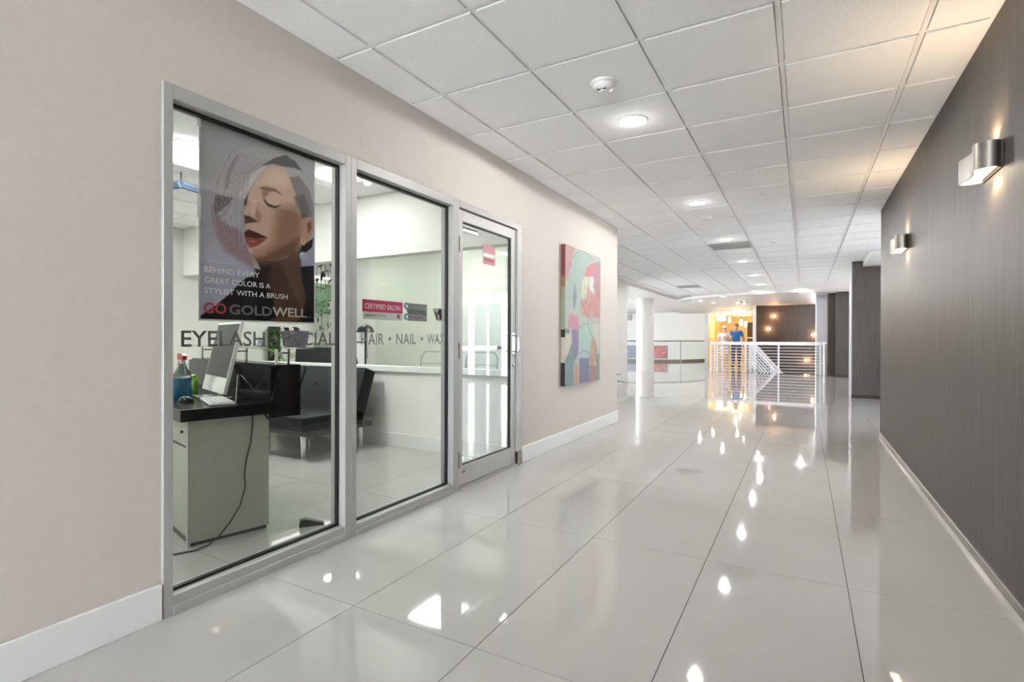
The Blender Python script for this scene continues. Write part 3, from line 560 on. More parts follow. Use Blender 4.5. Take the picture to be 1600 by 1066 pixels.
# light panels
def panel(label, x0, y0, s=.6, e='panel_lens'):
    t = thing('light_panel', label, 'ceiling light', (x0+s/2, y0+s/2, H-.002), 0, 'salon light panels'); z = H-.002
    boxes('frame', [((x0, y0, z-.008), (x0+s, y0+.012, z)), ((x0, y0+s-.012, z-.008), (x0+s, y0+s, z)), ((x0, y0, z-.008), (x0+.012, y0+s, z)), ((x0+s-.012, y0, z-.008), (x0+s, y0+s, z))], 'tee_white', t); box('diffuser', (x0+.012, y0+.012, z-.005), (x0+s-.012, y0+s-.012, z-.002), e, t)
panel('square ceiling light panel seen left of the poster', -4.68, 2.19); panel('ceiling light panel above the glass salon partition', -3.95, 3.28, .3); panel('ceiling light panel over the desk chair side', -4.68, -.2); panel('ceiling light panel deep in the salon beyond the partition', -4.62, 5.42); panel('ceiling light panel near the salon back wall', -6.9, 2.19); panel('small ceiling light panel added to brighten the far salon corner by the plants', -6.5, 5.6, .4)  # far corner panel is added to raise the light beyond the partition
t = thing('linear_lamp', 'long slim glowing lamp high on the salon back wall', 'wall lamp', (SX0, 6.2, 2.2)); box('housing', (SX0+.04, 5.4, 2.19), (SX0+.12, 6.6, 2.24), 'white_plastic', t); mat('tube_lens', (1, 1, 1), .5, emit=(1, 1, .97), es=1.2); box('tube', (SX0+.06, 5.42, 2.165), (SX0+.11, 6.58, 2.192), 'tube_lens', t)
# dark track rail on the ceiling
t = thing('track_rail', 'dark angled track rail under the salon ceiling left of the poster', 'track light', (-5.4, 2.8, 2.5)); a, b, c = onz(262, 291, 2.5), onz(283, 288, 2.5), onz(318, 299, 2.5)
for p, q in ((a, b), (b, c)): tube('rail', [p, q], .035, 'stick_blue', t, 6)
for p in (a, b, c): tube('stem', [p, (p.x, p.y, H-.002)], .008, 'black_plastic', t, 6)
t = thing('security_camera', 'small dark dome camera on the salon back wall left of the poster', 'camera', (SX0, 4.2, 2.4)); q = onx(308, 362, SX0+.06); box('bracket', (SX0, q.y-.03, q.z-.02), (SX0+.05, q.y+.03, q.z+.03), 'white_plastic', t); lathe('dome', [(.01, -.06), (.045, -.04), (.055, 0), (.05, .03)], (SX0+.07, q.y, q.z), 'black_plastic', t, 14)

# ------------------------------------------------------------------ reception desk (local x = along the end panel, local y = away from the glass)
DA = math.radians(14); D1v = Vector((math.sin(DA), math.cos(DA), 0)); D2v = Vector((-math.cos(DA), math.sin(DA), 0)); DO = Vector((-2.81, 1.55, 0))
DM = Matrix(((D1v.x, D2v.x, 0, DO.x), (D1v.y, D2v.y, 0, DO.y), (0, 0, 1, 0), (0, 0, 0, 1)))
def dthing(name, label, cat, lx, ly, lz, rot=0., group=None):
    p = DM @ Vector((lx, ly, lz)); o = thing(name, label, cat, p, 0, group); o.rotation_euler = (0, 0, math.atan2(D1v.y, D1v.x)+rot); return o
# reflect: (D1v,D2v) right-handed with z up
desk = dthing('reception_desk', 'reception desk with grey end panel and black worktop behind the shop window', 'desk', 0, 0, 0)
LW, LD = 1.6, .62
box('end_panel', (.02, .03, .02), (.43, .06, .67), 'desk_laminate', desk, world=False); box('plinth', (.03, .04, 0), (.42, LW-.04, .03), 'black_plastic', desk, world=False); box('end_panel', (.02, LW-.06, .02), (.43, LW-.03, .67), 'desk_laminate', desk, world=False)
box('front_panel', (.41, .06, .02), (.43, LW-.06, .67), 'desk_laminate', desk, world=False)
box('edge_strip', (.012, .028, .0), (.022, .062, .67), 'alu', desk, world=False)
dr = box('drawer_front', (.018, .07, .53), (.04, .47, .66), 'desk_laminate', desk, world=False); lathe('drawer_lock', [(.008, 0), (.008, -.012)], (.018, .14, .60), 'black_plastic', dr, 10, world=False, axis='x'); dr.children[0].matrix_parent_inverse = Matrix.Identity(4)
d2 = box('drawer_pedestal', (.03, .07, .03), (.05, .47, .51), 'desk_laminate', desk, world=False)
box('worktop', (-.03, 0, .67), (.46, LW, .735), 'black_gloss', desk, world=False, bevel=.004)
prism('side_wing', [(.425, .0, .665), (.605, .0, .665), (.605, .0, .945), (.475, .0, .945)], (0, .035, 0), 'black_gloss', desk, world=False)
box('raised_front', (.44, .035, .66), (.475, LW, .942), 'black_gloss', desk, world=False); box('raised_floor', (.44, .0, .645), (.605, LW, .665), 'black_gloss', desk, world=False); box('raised_cap', (.46, .0, .942), (.605, LW, .952), 'black_gloss', desk, world=False); box('outer_face', (.585, .035, .66), (.605, LW, .942), 'black_gloss', desk, world=False)
sh = box('glass_shelf', (.40, -.02, 1.046), (.70, LW, 1.056), 'green_glass', desk, world=False)
for yy in (.07, .75, LW-.15):
    make('shelf_support', lambda bm: [bm_lathe(bm, [(.010, .952), (.010, 1.046)], (.49, yy, 0), 10), bm_lathe(bm, [(.010, .952), (.010, 1.046)], (.575, yy+.03, 0), 10), bm_box(bm, (.49, yy, 1.015), (.575, yy+.03, 1.025))], 'chrome', desk, world=False)
def from_px(u, v, z):
    q = DM.inverted() @ onz(u, v, z); return q.x, q.y
# computer monitor: slim tilted display on a bent foot
WT = .7355
mx, my = from_px(348, 617, WT); mon = dthing('computer_monitor', 'slim white all-in-one computer monitor tilted back on the reception desk', 'monitor', mx-.09, my-.26, WT, math.radians(-4))
tl = Matrix.Translation((0, 0, .02)) @ Matrix.Rotation(math.radians(-14), 4, 'X') if False else Matrix.Translation((.0, 0, .03)) @ Matrix.Rotation(math.radians(13), 4, 'Y')
o = box('display_shell', (0, -.03, 0), (.022, .50, .46), 'white_plastic', mon, world=False, bevel=.004); o.data.transform(tl)
mat('screen', (.012, .011, .012), .35, spec=.15); o2 = box('screen_glass', (-.0015, -.015, .10), (0, .485, .445), 'screen', mon, world=False); o2.data.transform(tl)
o = box('stand_arm', (.02, .19, 0), (.028, .28, .22), 'steel', mon, world=False); o.data.transform(Matrix.Translation((.02, 0, 0)) @ Matrix.Rotation(math.radians(20), 4, 'Y')); box('stand_foot', (-.10, .17, 0), (.08, .30, .006), 'steel', mon, world=False)
tx, ty = from_px(322, 598, WT+.03); ts = dthing('tablet_stand', 'white tablet on a slanted stand left of the monitor', 'tablet', max(.05, tx), ty, WT, math.radians(8)); pr = [(0, 0, 0), (.14, 0, 0), (.11, 0, .15), (.10, 0, .15)]
prism('wedge', pr, (0, .20, 0), 'white_plastic', ts, world=False, bevel=.003); o = box('tablet_screen', (-.002, .015, .02), (0, .185, .165), 'desk_laminate', ts, world=False); o.data.transform(Matrix.Rotation(math.radians(33), 4, 'Y'))
kx, ky = from_px(328, 635, WT); kb = dthing('keyboard', 'white keyboard at the worktop edge in front of the monitor', 'keyboard', kx, ky, WT, math.radians(-9))
box('base', (0, 0, 0), (.13, .40, .012), 'white_plastic', kb, world=False, bevel=.003)
mat('key_grey', (.5, .5, .5), .5); kme = None
for r in range(5):
    for c in range(13):
        if kme is None: bm = bmesh.new(); bm_box(bm, (0, 0, 0), (.019, .024, .004)); kme = mesh_of(bm, 'key'); kme.materials.append(MATS['key_grey'])
        k = bpy.data.objects.new('key', kme); COL.objects.link(k); k.parent = kb; k.location = (.008+r*.0235, .010+c*.0295, .0118)
x, y = from_px(376, 629, WT); wr = dthing('wire_easel', 'thin chrome wire easel beside the keyboard', 'easel', x, y, WT); tube('wire_loop', [(-.02, 0, .004), (.03, .10, .004), (.16, .12, .004), (.06, .16, .15), (.04, .16, .15), (-.02, .02, .004)], .003, 'chrome', wr, 6, world=False); tube('prop_wire', [(.05, .16, .15), (.10, .30, .004), (.0, .30, .004)], .003, 'chrome', wr, 6, world=False)
x, y = from_px(291, 628, WT); ms = dthing('computer_mouse', 'black computer mouse beside the blue spray bottle', 'mouse', x, y, WT, .3)
make('shell', lambda bm: bmesh.ops.create_uvsphere(bm, u_segments=16, v_segments=10, radius=1, matrix=Matrix.Translation((0, 0, .004)) @ Matrix.Diagonal((.032, .055, .03, 1))), 'black_gloss', ms, world=False, smooth=True).data.transform(Matrix.Identity(4)); box('scroll_wheel', (-.003, -.045, .02), (.003, -.03, .028), 'key_grey', ms, world=False)
for v in ms.children[0].data.vertices: v.co.z = max(v.co.z, 0)
mat('blue_liquid', (.01, .16, .32), .15, trans=.4); mat('bottle_clear', (.5, .6, .6), .1, trans=.85); mat('trigger_red', (.5, .015, .01), .35); mat('lime', (.22, .62, .02), .3); mat('teal', (.05, .30, .30), .3)
x, y = from_px(285, 620, WT); sb = dthing('spray_bottle', 'spray bottle of blue liquid with a red trigger on the desk', 'bottle', x, y, WT)
lathe('body', [(.05, 0), (.055, .01), (.055, .115), (.052, .12)], (0, 0, 0), 'blue_liquid', sb, 18, world=False); lathe('shoulder', [(.0525, .1201), (.045, .15), (.02, .20), (.014, .215)], (0, 0, 0), 'bottle_clear', sb, 18, world=False); lathe('collar', [(.017, .212), (.017, .235)], (0, 0, 0), 'white_plastic', sb, 12, world=False)
make('trigger_head', lambda bm: [bm_prism(bm, [(-.012, -.05, .235), (-.012, .06, .235), (-.012, .075, .25), (-.012, .06, .275), (-.012, -.03, .275), (-.012, -.055, .262)], (.024, 0, 0)), bm_prism(bm, [(-.006, .045, .235), (-.006, .06, .235), (-.006, .078, .19), (-.006, .07, .188)], (.012, 0, 0))], 'trigger_red', sb, world=False)
x, y = from_px(302, 612, WT); gb = dthing('green_bottle', 'small lime green bottle behind the mouse', 'bottle', x, y, WT); lathe('body', [(.028, 0), (.03, .01), (.03, .075), (.022, .09)], (0, 0, 0), 'lime', gb, 16, world=False); lathe('cap', [(.017, .09), (.017, .115), (.01, .12)], (0, 0, 0), 'lime', gb, 12, world=False)
x, y = from_px(318, 606, WT); bx = dthing('paper_box', 'small white paper box behind the keyboard', 'box', x, y+.1, WT, .2); box('carton', (0, 0, 0), (.07, .13, .05), 'white_plastic', bx, world=False, bevel=.002); box('lid_flap', (0, 0, .05), (.07, .13, .053), 'key_grey', bx, world=False)
# planter on the shelf
pp = dthing('shelf_planter', 'ribbed purple grey planter with dark succulents on the glass shelf', 'planter', .59, .04, 1.0565)
def ribbed(bm):
    n = 48; rings = []
    for r, z in ((.058, 0), (.064, .004), (.078, .075), (.080, .098), (.072, .098), (.068, .085)):
        rings.append([bm.verts.new(((r+(.002 if k % 2 and z < .09 else 0))*math.cos(2*math.pi*k/n), (r+(.002 if k % 2 and z < .09 else 0))*math.sin(2*math.pi*k/n), z)) for k in range(n)])
    for i in range(5):
        for k in range(n): bm.faces.new((rings[i][k], rings[i][(k+1) % n], rings[i+1][(k+1) % n], rings[i+1][k]))
    bm.faces.new(rings[0][::-1]); bm.faces.new(rings[-1])
make('pot', ribbed, 'ribbed_pot', pp, world=False)
def blade(bm, base, d, L, w, droop=.4, n=5):
    base = Vector(base); d = Vector(d).normalized(); side = d.cross(Vector((0, 0, 1))); side = side.normalized() if side.length > .05 else Vector((1, 0, 0)); pv = None
    for i in range(n+1):
        t = i/n; c = base+d*(L*t)+Vector((0, 0, -droop*L*t*t)); ww = w*math.sin(math.pi*min(.98, .12+.86*t)); a, b = bm.verts.new(c-side*ww), bm.verts.new(c+side*ww+Vector((0, 0, .0005)))
        if pv: bm.faces.new((pv[0], pv[1], b, a))
        pv = (a, b)
rn = random.Random(5)
for k in range(14): make('leaf', lambda bm: blade(bm, (rn.uniform(-.04, .04), rn.uniform(-.05, .05), .085), (rn.uniform(-1, 1), rn.uniform(-1, 1), rn.uniform(.3, 1.0)), rn.uniform(.08, .14), .016, .6), 'dark_leaf', pp, world=False)
cd = dthing('desk_card', 'small grey card standing on the glass shelf', 'card', .48, .28, 1.0565); prism('card', [(0, 0, 0), (.03, 0, 0), (.015, 0, .04)], (0, .07, 0), 'ribbed_pot', cd, world=False); box('card_print', (.004, .005, .004), (.006, .065, .02), 'stick_white', cd, world=False)
# power cord down the end panel
cp = [onz(404, 652, .66), ]; A0 = DM @ Vector((.34, .022, .665))
cord = [DM @ Vector(q) for q in ((.335, .02, .68), (.335, .02, .62), (.325, .018, .52), (.30, .016, .42), (.29, .016, .34), (.295, .016, .27), (.265, .012, .17), (.21, .005, .09), (.15, -.01, .035), (.09, -.03, .008), (.02, -.05, .006), (-.06, -.03, .006), (-.14, .02, .006))]
tag(tube('power_cord', cord, .0045, 'black_plastic', None, 6), 'black power cord hanging down the grey desk end panel to the floor', 'cord')
hk = DM @ Vector((.40, .01, .655)); tag(tube('cable_hook', [hk+Vector((0, 0, .015)), hk+D1v*.02+Vector((0, 0, -.015)), hk+D1v*.035+Vector((0, 0, -.012)), hk+D1v*.04+Vector((0, 0, .015))], .006, 'black_plastic', None, 6), 'black cable loop under the raised desk corner', 'cable')
# door wedge on the floor
q = onz(487, 821, 0); dw = thing('door_wedge', 'dark rubber door wedge on the salon floor behind the glass', 'door wedge', q, .9); prism('wedge_body', [(-.07, -.02, 0), (.07, -.02, 0), (.07, -.02, .008), (-.04, -.02, .045), (-.065, -.02, .042)], (0, .04, 0), 'black_plastic', dw, world=False, bevel=.003); prism('tread', [(-.035, -.021, .044), (.065, -.021, .010), (.066, -.021, .012), (-.034, -.021, .047)], (0, .042, 0), 'sofa_frame', dw, world=False)

# ------------------------------------------------------------------ sofa
sofa = thing('futon_sofa', 'black leather futon sofa with chrome legs in front of the half wall', 'sofa', (-4.7, 3.6, 0)); SXE = -3.86
def cushion(bm, a, b):
    bm_box(bm, a, b); bmesh.ops.subdivide_edges(bm, edges=bm.edges[:], cuts=5, use_grid_fill=True)
for k in range(2):
    x1 = SXE-k*.90; x0 = x1-.885
    make('seat_cushion', lambda bm: bm_box(bm, (x0, 3.13, .27), (x1, 3.86, .405)), 'black_leather', sofa, smooth=True, bevel=.022, seg=3)
    th = math.radians(19); o = make('back_cushion', lambda bm: bm_box(bm, (x0, 0, 0), (x1, .15, .56)), 'black_leather', None, smooth=True, bevel=.022, seg=3)
    o.data.transform(Matrix.Translation((0, 3.70, .29)) @ Matrix.Rotation(-th, 4, 'X')); o.parent = sofa; o.matrix_parent_inverse = sofa.matrix_basis.inverted()
    for bx_ in (.25, .68):
        c = Matrix.Translation((0, 3.70, .29)) @ Matrix.Rotation(-th, 4, 'X') @ Vector((x0+bx_*.885, -.002, .36)); lathe('button', [(.004, -.008), (.016, -.004), (.018, .004)], c, 'black_leather', sofa, 12, axis='y')
box('frame', (SXE-1.76, 3.20, .215), (SXE-.02, 3.99, .268), 'sofa_frame', sofa, bevel=.006)
for x, y in ((SXE-.2, 3.29), (SXE-.12, 3.93), (SXE-.88, 3.36), (SXE-.88, 3.93), (SXE-1.6, 3.29), (SXE-1.6, 3.93)):
    lathe('leg', [(.016, 0), (.022, .006), (.028, .216)], (x, y, 0), 'chrome', sofa, 14)

# ------------------------------------------------------------------ salon beyond the half wall
def salon_chair(label, x, y, rz, m='black_leather'):
    t = thing('salon_chair', label, 'chair', (x, y, 0), rz); lathe('base', [(.28, 0), (.28, .02), (.05, .04), (.035, .06), (.035, .36)], (0, 0, 0), 'chrome', t, 22, world=False)
    make('seat', lambda bm: bm_box(bm, (-.26, -.26, .36), (.26, .26, .50)), m, t, world=False, smooth=True, bevel=.03, seg=3); o = make('backrest', lambda bm: bm_box(bm, (-.25, 0, 0), (.25, .09, .50)), m, t, world=False, smooth=True, bevel=.03, seg=3); o.data.transform(Matrix.Translation((0, .22, .50)) @ Matrix.Rotation(math.radians(-10), 4, 'X'))
    for s in (-1, 1): make('armrest', lambda bm: [bm_tube(bm, [(s*.27, .2, .45), (s*.30, .2, .66), (s*.30, -.2, .66), (s*.27, -.2, .45)], .018, 8)], m, t, world=False, smooth=True)
salon_chair('black salon chair behind the half wall right of the sofa back', -4.65, 4.85, 2.6); salon_chair('black salon chair behind the half wall above the desk', -5.75, 4.72, .6); salon_chair('red salon chair far left behind the desk', -6.6, 3.3, 2.2, 'trigger_red')
def wire_chair(label, x, y):
    t = thing('wire_chair', label, 'chair', (x, y, 0), 0, 'wire chairs behind the glass screen'); mat('wire_grey', (.45, .47, .44), .4); mat('seat_pale', (.58, .62, .55), .5)
    for sx in (-.22, .22):
        for sy in (-.2, .2): tube('leg', [(sx, sy, 0), (sx, sy, .44)], .011, 'wire_grey', t, 6, world=False)
    box('seat', (-.24, -.22, .44), (.24, .22, .47), 'seat_pale', t, world=False, bevel=.008); tube('back_frame', [(-.22, .2, .46), (-.22, .25, .88), (-.17, .26, .95), (.17, .26, .95), (.22, .25, .88), (.22, .2, .46)], .010, 'wire_grey', t, 6, world=False); tube('back_bar', [(-.22, .245, .80), (.22, .245, .80)], .008, 'wire_grey', t, 6, world=False)
wire_chair('pale wire chair behind the glass screen nearer the sofa', -4.0, 4.95); wire_chair('pale wire chair behind the glass screen nearer the door', -3.35, 5.0)
cb = thing('towel_trolley', 'white trolley draped with a grey towel behind the sofa', 'trolley', (-6.2, 5.7, 0))
box('cabinet', (-6.5, 5.45, .05), (-5.9, 5.95, 1.04), 'white_plastic', cb, bevel=.01)
mat('towel', (.30, .31, .28), .9)
def drape(bm):
    n = 14; rows = [(-.02, .80), (-.02, 1.05), (.10, 1.065), (.42, 1.065), (.55, 1.06), (.56, .80)]; R = []
    for k in range(n):
        R.append([bm.verts.new((-6.47+.54*k/(n-1), 5.44+a+(.012*math.sin(k*1.9) if z < 1 else 0)-.0, z+.006*math.sin(k*2.3+a*9))) for a, z in rows])
    for k in range(n-1):
        for i in range(5): bm.faces.new((R[k][i], R[k+1][i], R[k+1][i+1], R[k][i+1]))
o = make('towel', drape, 'towel', cb, smooth=True); o.modifiers.new('thick', 'SOLIDIFY').thickness = .012
for x, y in ((-6.45, 5.5), (-5.95, 5.5), (-6.45, 5.9), (-5.95, 5.9)): lathe('caster', [(.02, 0), (.025, .025), (.02, .05)], (x, y, 0), 'black_plastic', cb, 10)
for k, (m, h) in enumerate((('teal', .15), ('teal', .12), ('dark_leaf', .10), ('white_plastic', .13))):
    b = thing('product_bottle', ('tall teal bottle on the grey towel', 'short teal bottle on the grey towel', 'dark bottle on the grey towel', 'white bottle on the grey towel')[k], 'bottle', (-6.38+k*.12, 5.86, 1.072)); lathe('body', [(.028, 0), (.03, .01), (.03, h*.7), (.012, h*.8)], (0, 0, 0), m, b, 14, world=False); lathe('cap', [(.012, h*.8), (.012, h)], (0, 0, 0), 'white_plastic', b, 10, world=False)
def palm(name, label, x, y, n, L, h0, pot=.16, seed=1, m='leaf_light', z0=0.):
    t = thing(name, label, 'plant', (x, y, z0)); r = random.Random(seed); lathe('pot', [(pot*.75, 0), (pot, pot*1.7), (pot*.9, pot*1.7), (pot*.85, pot*1.5)], (0, 0, 0), 'pot_white', t, 20, world=False); tube('stem', [(0, 0, pot*1.4), (.01, 0, h0)], .02, 'trunk', t, 8, world=False)
    for k in range(n):
        a = 2*math.pi*k/n+r.uniform(-.3, .3); el = r.uniform(.5, 1.3); d = Vector((math.cos(a)*math.cos(el), math.sin(a)*math.cos(el), math.sin(el))); LL = L*r.uniform(.7, 1.1)
        def frond(bm):
            base = Vector((0, 0, h0-.02)); side = Vector((-math.sin(a), math.cos(a), 0)); pts = []
            for i in range(10):
                t_ = i/9; c = base+d*(LL*t_)+Vector((math.cos(a)*.15*t_*t_, math.sin(a)*.15*t_*t_, -.42*LL*t_*t_)); pts.append(c)
            bm_tube(bm, pts, [.006*(1-.7*i/9) for i in range(10)], 5)
            for i in range(2, 10):
                for s in (-1, 1): blade(bm, pts[i], side*s+(pts[i]-pts[i-1]).normalized()*.8, LL*.30*math.sin(math.pi*(i/10)), .010, .35, 3)
        make('frond', frond, m, t, world=False)
    return t
palm('potted_palm', 'feathery potted palm behind the reception desk', -6.75, 5.15, 9, .55, .75, .15, 3); palm('potted_palm', 'feathery potted palm in the far salon corner by the back wall', -7.05, 6.25, 8, .34, .7, .13, 4)
# leafy trailing plants
def trailing(label, x, y, z, n, seed, m='leaf'):
    t = thing('hanging_plant', label, 'plant', (x, y, z)); r = random.Random(seed); lathe('pot', [(.05, 0), (.08, .12), (.07, .12)], (0, 0, 0), 'pot_white', t, 14, world=False); tube('cord', [(0, 0, .1), (0, 0, H-z)], .004, 'trunk', t, 5, world=False)
    for k in range(n):
        a = 2*math.pi*k/n; L = r.uniform(.25, .7); pts = [(math.cos(a)*(.06+.09*min(1, q*2)), math.sin(a)*(.06+.09*min(1, q*2)), .12+.05*math.sin(q*3)-L*q*q) for q in (0, .25, .5, .75, 1)]
        def vine(bm):
            bm_tube(bm, pts, .003, 5)
            for q in range(16):
                i = r.randrange(1, 5); p = Vector(pts[i])*.6+Vector(pts[i-1])*.4; blade(bm, p+Vector((r.uniform(-.03, .03),)*3), (r.uniform(-1, 1), r.uniform(-1, 1), r.uniform(-.6, .5)), r.uniform(.05, .09), .018, .3, 3)
        make('vine', vine, m, t, world=False)
    return t
trailing('trailing green plant hanging before the white salon back wall', -7.15, 6.3, 1.62, 8, 2); trailing('trailing green plant hanging right of the poster near the ceiling', -5.2, 4.6, 1.95, 6, 8, 'dark_leaf')
vg = thing('plant_column', 'narrow vertical panel of green leaves behind the desk', 'plant', (-7.3, 5.35, 0)); q = onx(431, 520, -7.4); box('panel', (-7.46, q.y-.10, .2), (-7.42, q.y+.10, 1.3), 'dark_leaf', vg); make('foliage', lambda bm: [blade(bm, (-7.41, q.y+rn.uniform(-.1, .1), rn.uniform(.25, 1.28)), (rn.uniform(.2, 1), rn.uniform(-1, 1), rn.uniform(-.8, .6)), rn.uniform(.06, .11), .022, .3, 3) for k in range(130)], 'leaf', vg)['kind'] = 'stuff'
fl = thing('floor_lamp', 'black tripod lamp seen beside the glass screen edge', 'lamp', (-5.48, 5.5, 0)); tube('pole', [(0, 0, .45), (0, 0, 1.22)], .014, 'black_plastic', fl, 8, world=False)
for k in range(3): tube('leg', [(0, 0, .5), (.22*math.cos(k*2.1), .22*math.sin(k*2.1), .008)], .010, 'black_plastic', fl, 6, world=False)
lathe('lamp_head', [(.03, 1.22), (.13, 1.20), (.10, 1.27), (.03, 1.31)], (0, 0, 0), 'black_plastic', fl, 18, world=False)

# ------------------------------------------------------------------ right-hand piers and daylit side bay
def pier(name, x0, x1, y0, y1, m, label, base=True):
    r = sroot(name, label, (x0, y0, 0)); box('shaft', (x0, y0, 0), (x1, y1, H+.05), m, r)
    if base: box('base_trim', (x0-.008, y0-.012, 0), (x1, y0+.02, .07), 'dark_brown', r)
    return r
p = pier('wall_pier_near', .80, 1.9, 11.9, 12.45, 'grasscloth', 'brown textured pier past the end of the brown wall')
box('side_lining', (.785, 11.915, 0), (.80, 12.45, H), 'lavender_paint', p)
pier('wall_pier_middle', .835, 1.5, 18.35, 18.9, 'grasscloth', 'brown pier beside the stair railing'); pier('wall_pier_dark', .64, .84, 18.75, 24.5, 'dark_brown', 'dark brown return wall by the stair', False); pier('wall_pier_pale', .33, .66, 19.4, 19.7, 'lavender_paint', 'pale grey pier at the right end of the stair railing', False)
struct(box('wall_right_lobby', (1.5, 12.45, 0), (1.7, 25, H+.05), 'white_paint')); struct(box('trim_2', (.97, 10.6, H-.11), (7, 11.9, H), 'white_paint'))
# side bay: window wall to daylight
struct(box('wall_bay_side', (6.6, YR, 0), (6.75, 12.25, H+.05), 'white_paint'))
wb = sroot('window_4', None)
boxes('window_frame', [((1.9, 12.1, 0), (6.6, 12.2, .12)), ((1.9, 12.1, 2.35), (6.6, 12.2, H+.05))]+[((1.9+i*.94-.03, 12.1, .12), (1.9+i*.94+.03, 12.2, 2.35)) for i in range(6)], 'base_white', wb)
for i in range(5): box('pane', (1.93+i*.94, 12.14, .12), (2.81+i*.94, 12.15, 2.35), 'window_glass', wb)
m_ = mat('sheer', (.50, .57, .66), .7); nt_ = m_.node_tree; tl_ = nt_.nodes.new('ShaderNodeBsdfTranslucent'); tl_.inputs[0].default_value = (.62, .72, .82, 1); mx_ = nt_.nodes.new('ShaderNodeMixShader'); mx_.inputs[0].default_value = .5
nt_.links.new(nt_.nodes['Principled BSDF'].outputs[0], mx_.inputs[1]); nt_.links.new(tl_.outputs[0], mx_.inputs[2]); nt_.links.new(mx_.outputs[0], nt_.nodes['Material Output'].inputs[0])
for i, xx in enumerate((1.95, 2.55, 3.02, 3.62, 4.15)):
    c = make('drape_panel', lambda bm: bm_prism(bm, [(xx+k*.038, 12.0+.03*(k % 2), .02) for k in range(12)]+[(xx+k*.038, 12.008+.03*(k % 2), .02) for k in range(11, -1, -1)], (0, 0, 2.05)), 'sheer')
    tag(c, ('pale blue drape at the bay window nearest the brown pier', 'second pale blue drape from the pier at the bay window', 'third pale blue drape from the pier at the bay window', 'fourth pale blue drape from the pier at the bay window', 'pale blue drape at the bay window farthest from the pier')[i], 'curtain', 'bay window drapes')

# ------------------------------------------------------------------ lobby: soffits, column, far walls
arc = [(.1+6.05*math.cos(t), 23.95-6.05*math.sin(t)) for t in np.linspace(math.radians(8), math.radians(172), 56)]
arcp = [(x, y) for x, y in arc if x < 1.49]+[(-5.9, 29.9), (1.49, 29.9)]
struct(prism('ceiling_disc', [(x, y, H-.07) for x, y in arcp], (0, 0, .085), 'white_paint'), 'curved dropped ceiling over the stair')
struct(box('trim_3', (-5.3, 13.3, H-.075), (-4.05, 24, H+.01), 'white_paint'))
struct(box('wall_lobby_back', (-14, 30, 0), (-4.2, 30.15, H+.3), 'white_paint')); struct(box('wall_unit_side', (-14, 13.13, 0), (-4.15, 13.28, H+.05), 'white_paint'))
wl = sroot('added_window_5', None); boxes('window_frame', [((-14, 13.3, 0), (-13.9, 24.0, .5)), ((-14, 13.3, 2.0), (-13.9, 24.0, H+.05))]+[((-14, 13.3+i*2.08, .5), (-13.9, 13.38+i*2.08, 2.0)) for i in range(6)], 'base_white', wl)  # unseen lobby glazing added as daylight source, sized for brightness
for i in range(5): box('pane', (-13.96, 13.38+i*2.08, .5), (-13.95, 13.3+(i+1)*2.08, 2.0), 'window_glass', wl)
struct(box('wall_lobby_left', (-14, 24.0, 0), (-13.9, 30, H+.05), 'white_paint'))
col = sroot('wall_column', 'round white lobby column', (-4.85, 18.2, 0)); lathe('shaft', [(.30, 0), (.30, H)], (-4.85, 18.2, 0), 'white_paint', col, 36)
# brown stair wall, curved, running down into the stairwell
bw = [(-1.75+2.15*t, 24.0+.35*math.sin(math.pi*t)) for t in np.linspace(0, 1, 13)]
struct(prism('wall_stair_brown', [(x, y, -3.2) for x, y in bw]+[(.40, 24.9, -3.2), (-1.75, 24.9, -3.2)], (0, 0, H-.075+3.2), 'grasscloth'), 'curved brown wall behind the stairs')
struct(box('wall_stair_jamb', (-1.88, 23.95, -.1), (-1.75, 24.9, H-.072), 'white_paint')); struct(box('wall_stair_right', (.42, 19.5, -3.2), (.62, 25, 0), 'dark_brown')); struct(box('wall_stair_left', (-1.85, 19.4, -3.2), (-1.705, 24.9, -.16), 'dark_brown')); struct(box('wall_stair_front', (-1.7, 19.2, -3.2), (.45, 19.34, -.16), 'dark_brown')); struct(box('floor_lower', (-1.85, 19.2, -3.35), (.65, 25, -3.2), 'dark_brown'))
for k, (u, v, wd) in enumerate(((1211, 494, 'upper glowing wall light on the curved brown wall'), (1203, 514, 'glowing wall light just below the upper one on the curved brown wall'), (1269, 523, 'glowing wall light at the right edge of the curved brown wall'), (1258, 563, 'lowest glowing wall light seen through the stair railing'))):
    q = ony(u, v, 24.0); yy = 24.0+.35*math.sin(math.pi*min(1, max(0, (q.x+1.75)/2.15)))-.03; q = ony(u, v, yy); t = thing('stair_light', wd, 'wall lamp', q, 0, 'small lights on the stair wall')
    lathe('rim', [(.05, .028), (.05, .0), (.042, -.005)], (0, 0, 0), 'brushed_nickel', t, 16, world=False, axis='y'); lathe('bulb', [(.038, -.004), (.034, -.022), (.012, -.034)], (0, 0, 0), 'glow_bulb', t, 14, world=False, axis='y'); light('stair_light_lamp', 'POINT', q+Vector((0, -.10, 0)), 4.0, (1, .55, .28), size=.03)
# disc downlights
for k, (u, v, wd) in enumerate(((1184, 457, 'disc ceiling light below the last downlight'), (1252, 454, 'rightmost ceiling light on the curved disc edge'), (1127, 462, 'leftmost upper light on the curved ceiling disc'), (1112, 472, 'left light of the pair over the railing corner'), (1091, 469, 'light at the far left of the curved ceiling disc'), (1153, 473, 'light left of the crystal fitting'), (1150, 481, 'far light over the golden room entrance'), (1157, 484, 'farthest light over the golden room entrance'))):
    q = onz(u, v, H-.07)
    if q.y > 29: q = onz(u, 482, H-.07)
    if k < 5: q.y += .45
    downlight(wd, (q.x, q.y, H-.0695), 10 if k < 5 else 5, .06)
